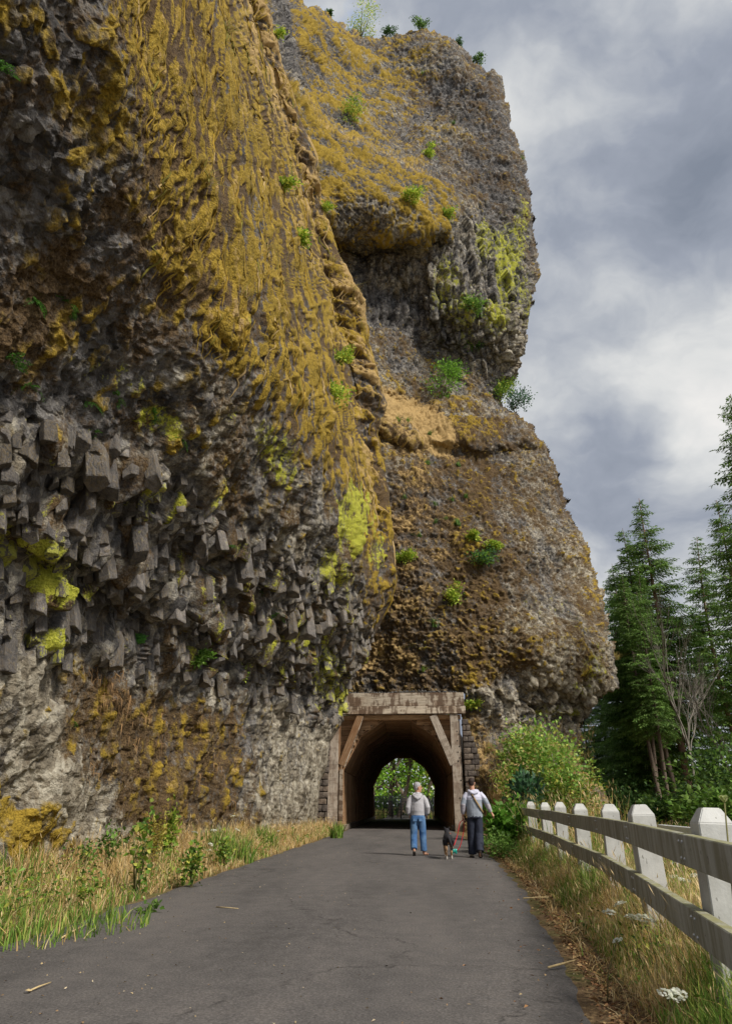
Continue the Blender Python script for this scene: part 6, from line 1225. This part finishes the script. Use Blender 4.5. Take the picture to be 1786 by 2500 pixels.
def shoe(e, heel, toe, up, name='shoe', mats=(M_SHOE, M_SOLE), w=0.047):
    heel, toe, up = Vector(heel), Vector(toe), Vector(up); d = toe - heel; L = d.length; d.normalize(); up = (up - d * up.dot(d)).normalized(); mb = MB()
    P_ = lambda f, h: heel + d * (L * f) + up * h
    mb.tube([P_(-.02, .055), P_(.10, .055), P_(.3, .055), P_(.55, .042), P_(.8, .034), P_(.97, .028), P_(1.02, .022)], [.018, .042, .043, .045, w, .034, .012], 12); mb.tube([P_(.05, .05), P_(.16, .075), P_(.18, .105)], [.040, .044, .045], 10)
    up_me = remesh(mb, .009, 3); o = link(name, up_me, mats[0], e); ms = MB(); x = d.cross(up)
    out = [(.0, .030), (.12, .042), (.35, .040), (.6, .048), (.8, .048), (.95, .036), (1.03, .012)]; V = []; 
    for h in (-.006, .022):
        for f, ww in out: V += [P_(f, h) - x * ww, P_(f, h) + x * ww]
    m_ = len(out) * 2; Q = []
    for k in range(len(out) - 1): Q += [(2 * k, 2 * k + 1, 2 * k + 3, 2 * k + 2), (m_ + 2 * k, m_ + 2 * k + 2, m_ + 2 * k + 3, m_ + 2 * k + 1), (2 * k, 2 * k + 2, m_ + 2 * k + 2, m_ + 2 * k), (2 * k + 1, m_ + 2 * k + 1, m_ + 2 * k + 3, 2 * k + 3)]
    Q += [(0, m_, m_ + 1, 1), (m_ - 2, m_ - 1, 2 * m_ - 1, 2 * m_ - 2)]; ms.add([tuple(v) for v in V], Q); ms.build('sole', mats[1], o, False)
# --- the person on the left
p = on_ground(1022, 2090, 0.012); g0 = p.z
A = empty('person', (p.x, p.y, g0), 'grey haired person in a light grey hoodie and blue jeans, head turned right', 'person')
LA = dict(hip=(-.09, 0, .90), knee=(-.115, -.01, .48), ank=(-.115, -.17, .135), heel=(-.115, -.205, .115), toe=(-.11, -.07, .012)); RA = dict(hip=(.09, .01, .90), knee=(.115, .05, .48), ank=(.125, .06, .085), heel=(.105, .025, .02), toe=(.235, .16, .02))
mb, q = head_parts((.015, .02, 1.575), R(-74)); mb.tube([(0, -.01, 1.36), (0.004, 0, 1.44), (.012, .01, 1.52)], [.062, .054, .054], 12)
torso(mb, [(.84, 0, 0, .10, .09), (.93, 0, 0, .155, .10), (1.06, 0, 0, .138, .092), (1.2, 0, 0, .155, .10), (1.33, 0, -.005, .17, .095), (1.39, 0, -.005, .13, .075), (1.42, 0, 0, .07, .06)])
for D_ in (LA, RA):
    mb.tube([D_['hip'], D_['knee'], D_['ank']], [.082, .055, .036], 12); h_, t_ = Vector(D_['heel']), Vector(D_['toe']); mb.tube([D_['ank'], h_ * .8 + t_ * .2 + Vector((0, 0, .035)), h_ * .4 + t_ * .6 + Vector((0, 0, .025)), t_ + Vector((0, 0, .012))], [.034, .034, .034, .020], 10)
for sx in (-1, 1):
    mb.tube([(sx * .15, -.005, 1.355), (sx * .235, -.05, 1.10), (sx * .205, .09, .95)], [.048, .038, .028], 10); hand(mb, (sx * .203, .10, .94), (-sx * .25, .45, -.75), (sx, .2, .3), sx, 0.5)
link('body', remesh(mb, .0085, 3), M_SKIN, A)
mh = MB(); Vh = [(-.055, -.048, .050, .040), (-.02, -.035, .070, .066), (.02, -.022, .080, .082), (.06, -.012, .083, .094), (.10, -.008, .070, .084), (.128, -.008, .042, .055), (.138, -.008, .012, .016)]
V, Q, T = tube_np([(0, 0, r_[0]) for r_ in Vh], [(r_[2], r_[3]) for r_ in Vh], 18); V = np.array(V)
for k, r_ in enumerate(Vh): V[k * 18:(k + 1) * 18, 1] += r_[1]
V[-2, 1] += Vh[0][1]; V[-1, 1] += Vh[-1][1]; mh.add([tuple(q(*v)) for v in V], Q, T); me = remesh(mh, .008, 2); wrinkle(me, .006, 34, 3); link('hair', me, M_GREYHAIR, A)
for sx in (-1, 1): me_ = MB(); ellip(me_, q(sx * .032, .084, .012), (.008, .008, .006), 8); me_.build('eye', M_EYE, A)
mb = MB(); torso(mb, [(.915, 0, -.005, .165, .118), (.935, 0, -.005, .176, .128), (.96, 0, -.008, .172, .124), (1.04, 0, -.012, .185, .132), (1.2, 0, -.012, .188, .132), (1.32, 0, -.012, .192, .118), (1.385, 0, -.01, .155, .095), (1.425, 0, -.004, .095, .078), (1.445, .003, 0, .072, .066)], 0, 22)
for sx in (-1, 1): mb.tube([(sx * .13, -.008, 1.36), (sx * .20, -.03, 1.27), (sx * .250, -.062, 1.11), (sx * .245, -.015, 1.0), (sx * .215, .075, .955)], [.068, .070, .066, .060, .045], 12)
me = remesh(mb, .0095, 3); wrinkle(me, .006, 9, 5, .6); hd = link('hoodie', me, M_HOODIE, A)
mb = MB(); mb.tube([(-.085, -.02, 1.435), (-.10, -.085, 1.40), (-.05, -.135, 1.345), (.0, -.150, 1.315), (.05, -.135, 1.345), (.10, -.085, 1.40), (.085, -.02, 1.435)], [.024, .036, .040, .042, .040, .036, .024], 10); mb.tube([(0, -.12, 1.43), (0, -.14, 1.36), (0, -.142, 1.29)], [(.085, .02), (.085, .028), (.03, .018)], 10)
mb.tube([(-.075, -.01, 1.44), (0, -.062, 1.45), (.075, -.01, 1.44)], [.022, .026, .022], 8); me = remesh(mb, .009, 2); wrinkle(me, .004, 14, 8); link('hood', me, M_HOODIE, hd)
mb = MB(); torso(mb, [(.80, 0, 0, .12, .10), (.84, 0, -.012, .172, .128), (.90, 0, -.012, .176, .124), (.955, 0, -.006, .160, .112)], 0, 20)
mb.tube([(-.088, -.008, .88), (-.10, -.012, .7), (-.115, -.018, .48), (-.118, -.10, .26), (-.117, -.155, .165)], [.096, .094, .084, .080, .078], 14); mb.tube([(.088, 0, .88), (.10, .02, .7), (.115, .042, .48), (.122, .05, .28), (.126, .055, .115)], [.096, .094, .084, .080, .080], 14)
me = remesh(mb, .0095, 2); wrinkle(me, .006, 8, 15, .8); jn = link('jeans', me, M_JEANS, A)
for sx in (-1, 1): o = link('back_pocket', bm_mesh('back_pocket', box_bm(.105, .008, .115, .004)), M_JEANS, jn); o.location = (sx * .075, -.138, .845); o.rotation_euler = (R(-6), 0, R(8 * sx))
o = MB(); torso(o, [(.948, 0, -.006, .166, .117), (.962, 0, -.006, .166, .117)], 0, 20); o.build('belt', M_SOLE, jn)
for D_, nm in ((LA, 1), (RA, 2)):
    h_, t_ = Vector(D_['heel']), Vector(D_['toe']); d = (t_ - h_); L = d.length + .07; d.normalize(); up = Vector((0, 0, 1)) - d * d.z; up.normalize(); x = d.cross(up); c0 = h_ - d * .02; V = []; out = [(0, .026), (.15, .036), (.45, .032), (.7, .044), (.9, .040), (1.0, .014)]
    for hh in (-.024, -.006):
        for f_, ww in out: V += [c0 + d * L * f_ + up * hh - x * ww, c0 + d * L * f_ + up * hh + x * ww]
    m_ = len(out) * 2; Q = []
    for k in range(len(out) - 1): Q += [(2 * k, 2 * k + 1, 2 * k + 3, 2 * k + 2), (m_ + 2 * k, m_ + 2 * k + 2, m_ + 2 * k + 3, m_ + 2 * k + 1), (2 * k, 2 * k + 2, m_ + 2 * k + 2, m_ + 2 * k), (2 * k + 1, m_ + 2 * k + 1, m_ + 2 * k + 3, 2 * k + 3)]
    Q += [(0, m_, m_ + 1, 1), (m_ - 2, m_ - 1, 2 * m_ - 1, 2 * m_ - 2)]; s_ = MB().add([tuple(v) for v in V], Q).build('flip_flop', M_SOLE, A, False)
    MB().tube([c0 + d * L * .45 - x * .036, c0 + d * L * .6 - x * .02 + up * .05, c0 + d * L * .82 + up * .03, c0 + d * L * .6 + x * .02 + up * .05, c0 + d * L * .45 + x * .036], [.006] * 5, 6).build('thong', M_SOLE, s_)
# --- the person on the right
p = on_ground(1164, 2094, 0.012)
B = empty('person', (p.x, p.y, p.z), 'dark haired person in a grey windbreaker and navy trousers holding the leash', 'person')
LB = dict(hip=(-.09, .01, .95), knee=(-.10, .06, .52), ank=(-.095, .09, .085)); RB = dict(hip=(.09, 0, .95), knee=(.075, .01, .50), ank=(.055, -.19, .155))
mb, q = head_parts((-.035, .03, 1.665), R(-8)); mb.tube([(-.01, -.01, 1.44), (-.02, .0, 1.52), (-.03, .02, 1.61)], [.068, .058, .058], 12)
torso(mb, [(.88, 0, 0, .10, .09), (.97, 0, 0, .155, .105), (1.1, 0, 0, .145, .10), (1.26, 0, 0, .17, .11), (1.4, 0, -.005, .185, .105), (1.465, 0, -.005, .14, .08), (1.5, 0, 0, .07, .06)])
for D_ in (LB, RB): mb.tube([D_['hip'], D_['knee'], D_['ank']], [.085, .058, .038], 12)
mb.tube([LB['ank'], (-.095, .14, .05), (-.10, .22, .03)], [.036, .034, .025], 10); mb.tube([RB['ank'], (.055, -.16, .10), (.06, -.13, .04)], [.036, .034, .025], 10)
WL, WR = Vector((-.285, .06, .935)), Vector((.405, .04, 1.0))
mb.tube([(-.17, -.005, 1.43), (-.265, -.03, 1.18), WL], [.052, .040, .028], 10); mb.tube([(.17, -.005, 1.43), (.295, -.04, 1.22), WR], [.052, .040, .028], 10)
hand(mb, WL + Vector((0, .005, -.02)), (.05, .12, -1), (-1, 0, 0), 1, 1.1); hand(mb, WR + Vector((.012, .002, -.015)), (.5, .1, -.8), (.8, -.1, .5), -1, 0.7)
link('body', remesh(mb, .0085, 3), M_SKIN, B)
mh = MB(); V, Q, T = tube_np([(0, 0, r_[0]) for r_ in Vh], [(r_[2] * .97, r_[3] * .98) for r_ in Vh], 18); V = np.array(V)
for k, r_ in enumerate(Vh): V[k * 18:(k + 1) * 18, 1] += r_[1]
V[-2, 1] += Vh[0][1]; V[-1, 1] += Vh[-1][1]; V[:, 2] *= 0.95; mh.add([tuple(q(*v)) for v in V], Q, T); me = remesh(mh, .008, 3); link('hair', me, M_DARKHAIR, B)
for sx in (-1, 1): me_ = MB(); ellip(me_, q(sx * .032, .084, .012), (.008, .008, .006), 8); me_.build('eye', M_EYE, B)
mb = MB(); torso(mb, [(.875, 0, -.005, .178, .125), (.90, 0, -.005, .190, .136), (1.0, 0, -.012, .192, .138), (1.2, 0, -.016, .198, .138), (1.35, 0, -.016, .208, .13), (1.44, 0, -.012, .185, .105), (1.49, -.004, -.006, .115, .085), (1.515, -.01, 0, .075, .07)], 0, 22)
mb.tube([(-.15, -.008, 1.425), (-.225, -.02, 1.33), (-.275, -.035, 1.18), (-.285, .01, 1.05), (-.287, .045, .965)], [.072, .072, .066, .058, .042], 12); mb.tube([(.15, -.008, 1.425), (.23, -.025, 1.34), (.298, -.042, 1.22), (.355, -.005, 1.1), (.395, .03, 1.015)], [.072, .072, .066, .058, .042], 12)
me = remesh(mb, .0095, 3); wrinkle(me, .007, 7, 25, .7); c = centres(me); ax = np.abs(c[:, 0]); slv = ((ax > .215) & (c[:, 2] < 1.25)) | (c[:, 0] > .24)
idx = np.where(c[:, 2] > 1.285 + .02 * (c[:, 1] > 0), 1, 0); idx = np.where(((c[:, 0] < -.225) | (c[:, 0] > .245)) & (c[:, 2] < 1.19), 2, idx); idx = np.where((ax > .215) & (c[:, 2] > 1.19) & (c[:, 2] < 1.33), 0, idx)
paint(me, [M_JACKET, M_YOKE, M_SLEEVE], idx); jk = link('windbreaker', me, None, B)
mb = MB(); mb.tube([(-.115, .0, 1.50), (-.115, -.07, 1.485), (-.07, -.12, 1.45), (0, -.135, 1.425), (.07, -.12, 1.45), (.10, -.07, 1.485), (.09, .0, 1.51)], [.026, .036, .038, .036, .036, .034, .024], 10); mb.tube([(-.02, -.10, 1.51), (-.01, -.12, 1.44)], [(.09, .02), (.075, .026)], 10); me = remesh(mb, .009, 2); wrinkle(me, .004, 14, 28); link('hood', me, M_YOKE, jk)
mb = MB(); torso(mb, [(.84, 0, 0, .12, .10), (.88, 0, -.012, .178, .132), (.95, 0, -.012, .180, .128), (1.0, 0, -.006, .165, .115)], 0, 20)
mb.tube([(-.088, 0, .92), (-.10, .03, .74), (-.105, .06, .52), (-.100, .075, .3), (-.097, .085, .075)], [.10, .102, .098, .096, .098], 14); mb.tube([(.088, -.005, .92), (.085, .0, .74), (.078, .005, .52), (.066, -.09, .3), (.06, -.165, .14)], [.10, .104, .104, .100, .098], 14)
me = remesh(mb, .0095, 2); wrinkle(me, .007, 7, 35, .7); link('trousers', me, M_NAVY, B)
shoe(B, (-.10, .03, .006), (-.115, .30, .006), (0, 0, 1)); shoe(B, (.052, -.235, .165), (.075, -.11, -.002 + .005), (0, .8, .55))
# the bag he wears on a strap
bag = empty('crossbody_bag', B.location, 'tan webbing strap of a small bag worn across the back over the windbreaker', 'bag'); mb = MB()
loop = [(-.085, .06, 1.49), (-.100, -.03, 1.515), (-.085, -.105, 1.475), (-.045, -.150, 1.39), (.02, -.170, 1.28), (.09, -.168, 1.17), (.15, -.135, 1.08), (.197, -.07, 1.01), (.21, .0, .98), (.17, .11, .99), (.10, .145, 1.05), (.0, .14, 1.25), (-.06, .115, 1.40), (-.085, .06, 1.49)]
V = []; Q = []
for k, v in enumerate(loop):
    v = Vector(v); d = (Vector(loop[min(k + 1, len(loop) - 1)]) - Vector(loop[max(k - 1, 0)])).normalized(); out = Vector((v.x, v.y + .015, 0)).normalized(); sd_ = d.cross(out).normalized(); out = sd_.cross(d)
    for a_, b_ in ((-.02, -.002), (.02, -.002), (.02, .004), (-.02, .004)): V.append(tuple(v + sd_ * a_ + out * b_))
    if k: o0 = (k - 1) * 4; o1 = k * 4; Q += [(o0 + j, o0 + (j + 1) % 4, o1 + (j + 1) % 4, o1 + j) for j in range(4)]
MB().add(V, Q).build('strap', M_STRAP, bag, False); o = link('pouch', bm_mesh('pouch', box_bm(.17, .05, .12, .015, 2)), M_STRAP, bag); o.location = (.13, .165, 1.0)
o = link('buckle', bm_mesh('buckle', box_bm(.05, .012, .03, .004)), M_SOLE, bag); o.location = (-.028, -.163, 1.355); o.rotation_euler = (0, R(35), 0)
# --- the dog
p = on_ground(1095, 2097, 0.012); DG_ = empty('dog', (p.x, p.y, p.z), 'small black dog with tan legs and white paws walking away on a leash', 'dog')
mb = MB(); mb.tube([(0, -.30, .43), (0, -.26, .435), (0, -.12, .44), (0, .03, .43), (0, .17, .425), (0, .27, .45), (0, .36, .52), (0, .42, .575)], [(.04, .05), (.095, .10), (.105, .10), (.112, .115), (.115, .14), (.095, .115), (.068, .075), (.060, .062)], 16)
mb.tube([(0, .39, .585), (0, .46, .595), (0, .52, .575), (0, .57, .56), (0, .60, .555)], [(.058, .055), (.066, .060), (.046, .042), (.032, .030), (.020, .020)], 14)
for sx in (-1, 1):
    mb.tube([(sx * .042, .43, .63), (sx * .060, .425, .672), (sx * .078, .44, .652)], [(.018), (.018), (.007)], 8)
    dy = 0.05 * sx; mb.tube([(sx * .062, -.21, .43), (sx * .075, -.17 + dy * .4, .34), (sx * .072, -.13 + dy, .265), (sx * .066, -.20 + dy, .20), (sx * .062, -.265 + dy, .145), (sx * .06, -.245 + dy, .08), (sx * .06, -.235 + dy, .03)], [.072, .066, .048, .034, .024, .020, .021], 10)
    mb.tube([(sx * .06, -.245 + dy, .028), (sx * .06, -.20 + dy, .022), (sx * .06, -.175 + dy, .018)], [.024, .026, .018], 8)
    mb.tube([(sx * .075, .20, .38), (sx * .078, .15, .26), (sx * .07, .18 - dy, .13), (sx * .068, .185 - dy, .035)], [.055, .038, .023, .020], 10); mb.tube([(sx * .068, .18 - dy, .024), (sx * .068, .23 - dy, .018)], [.024, .018], 8)
mb.tube([(0, -.28, .46), (.02, -.345, .42), (.05, -.385, .33), (.07, -.39, .25), (.085, -.375, .20)], [.034, .030, .026, .020, .008], 10)
me = remesh(mb, .008, 3); c = centres(me); wn = fbm(c * 14, 40, 2) * .03
idx = np.zeros(len(c)); zz = c[:, 2] + wn; idx = np.where((zz < .30) & (np.abs(c[:, 0]) > .022) & ~((c[:, 1] < -.33)), 1, idx); idx = np.where((zz < .23) & (c[:, 1] > -.2) & (c[:, 1] < -.1), 0, idx); idx = np.where(zz < .085, 2, idx)
idx = np.where((np.abs(c[:, 0]) < .030) & (c[:, 1] < -.19) & (c[:, 1] > -.335) & (zz < .375), 1, idx); idx = np.where((np.abs(c[:, 0]) < .016) & (c[:, 1] < -.24) & (c[:, 1] > -.335) & (zz < .36), 2, idx); idx = np.where(((c[:, 0] - .07) ** 2 + (c[:, 1] + .02) ** 2 < .0009) & (c[:, 2] > .47), 2, idx); idx = np.where((c[:, 1] > .54), 1, idx)
M_BLACKFUR = simple_mat('black_fur', (0.022, 0.021, 0.024), 0.75, 0.4, 70, 0.5); M_TANFUR = simple_mat('tan_fur', (0.30, 0.185, 0.10), 0.85, 0.3, 70, 0.5); M_WHITEFUR = simple_mat('white_fur', (0.62, 0.58, 0.52), 0.85, 0.15, 70, 0.5)
paint(me, [M_BLACKFUR, M_TANFUR, M_WHITEFUR], idx); link('body', me, None, DG_); mb = MB(); mb.tube([(0, .335 + .03, .50), (0, .35 + .03, .515)], [(.082, .088), (.080, .086)], 16, cap=False); mb.build('collar', M_STRAP, DG_); mb = MB(); ellip(mb, (0, .605, .56), (.014, .012, .011), 8); mb.build('nose', M_EYE, DG_)
for sx in (-1, 1): mb = MB(); ellip(mb, (sx * .04, .505, .605), (.009, .008, .009), 8); mb.build('eye', M_EYE, DG_)
# leash and the bag tied to it
hp = B.location + WL + Vector((.0, .02, -.115)); Dh = hp.y
M_RED = simple_mat('red_cord', (0.55, 0.02, 0.035), 0.6, 0.1, 60); M_TEAL = simple_mat('teal_plastic', (0.02, 0.36, 0.29), 0.35, 0.15, 30, 0.3, 0.5)
cp = lambda x, y, D: at(960 + x * .1724, 1880 + y * .1724, D); lead = empty('leash', hp, 'red dog leash hanging in a long loop from the hand', 'leash')
def smooth_pts(pts, n=6):
    out = []
    for k in range(len(pts) - 1):
        p0, p1, p2, p3 = pts[max(k - 1, 0)], pts[k], pts[k + 1], pts[min(k + 2, len(pts) - 1)]
        for j in range(n): t = j / n; out.append(0.5 * ((2 * p1) + (p2 - p0) * t + (2 * p0 - 5 * p1 + 4 * p2 - p3) * t * t + (3 * p1 - p0 - 3 * p2 + p3) * t ** 3))
    return out + [pts[-1]]
dc = DG_.location + Vector((.075, .37, .53))
s1 = [hp + Vector((0.01, 0, .01)), cp(940, 745, Dh), cp(918, 850, Dh - .03), cp(890, 970, Dh - .08), cp(852, 1068, DG_.location.y + .02), DG_.location + Vector((.13, .16, .40)), dc]
s2 = [hp + Vector((0.01, 0, .01)), cp(992, 750, Dh), cp(998, 810, Dh), cp(975, 950, Dh - .03), cp(940, 1080, Dh - .05), cp(905, 1138, Dh - .06)]
for s_ in (s1, s2): pts = [v - hp for v in smooth_pts(s_)]; MB().tube(pts, [.0095] * len(pts), 7).build('cord', M_RED, lead)
e_ = cp(905, 1138, Dh - .06); MB().tube([e_ - hp, cp(885, 1148, Dh - .06) - hp], [.012, .012], 8).build('clip', M_SOLE, lead)
tip = cp(862, 1130, Dh - .06); mb = MB(); rn = random.Random(2)
for k in range(5): c0 = tip + Vector((rn.uniform(-.03, .04), rn.uniform(-.02, .02), rn.uniform(-.05, .02))); ellip(mb, c0, (rn.uniform(.025, .045), .02, rn.uniform(.025, .05)), 8)
mb.tube([cp(890, 1140, Dh - .06), tip, cp(835, 1195, Dh - .06)], [.008, .03, .012], 8); me = remesh(mb, .007, 1); me.transform(Matrix.Translation(-tip)); wrinkle(me, .006, 40, 12); o = link('waste_bag', me, M_TEAL); o.location = tip; tag(o, 'small teal plastic bag tied to the end of the red leash', 'bag')
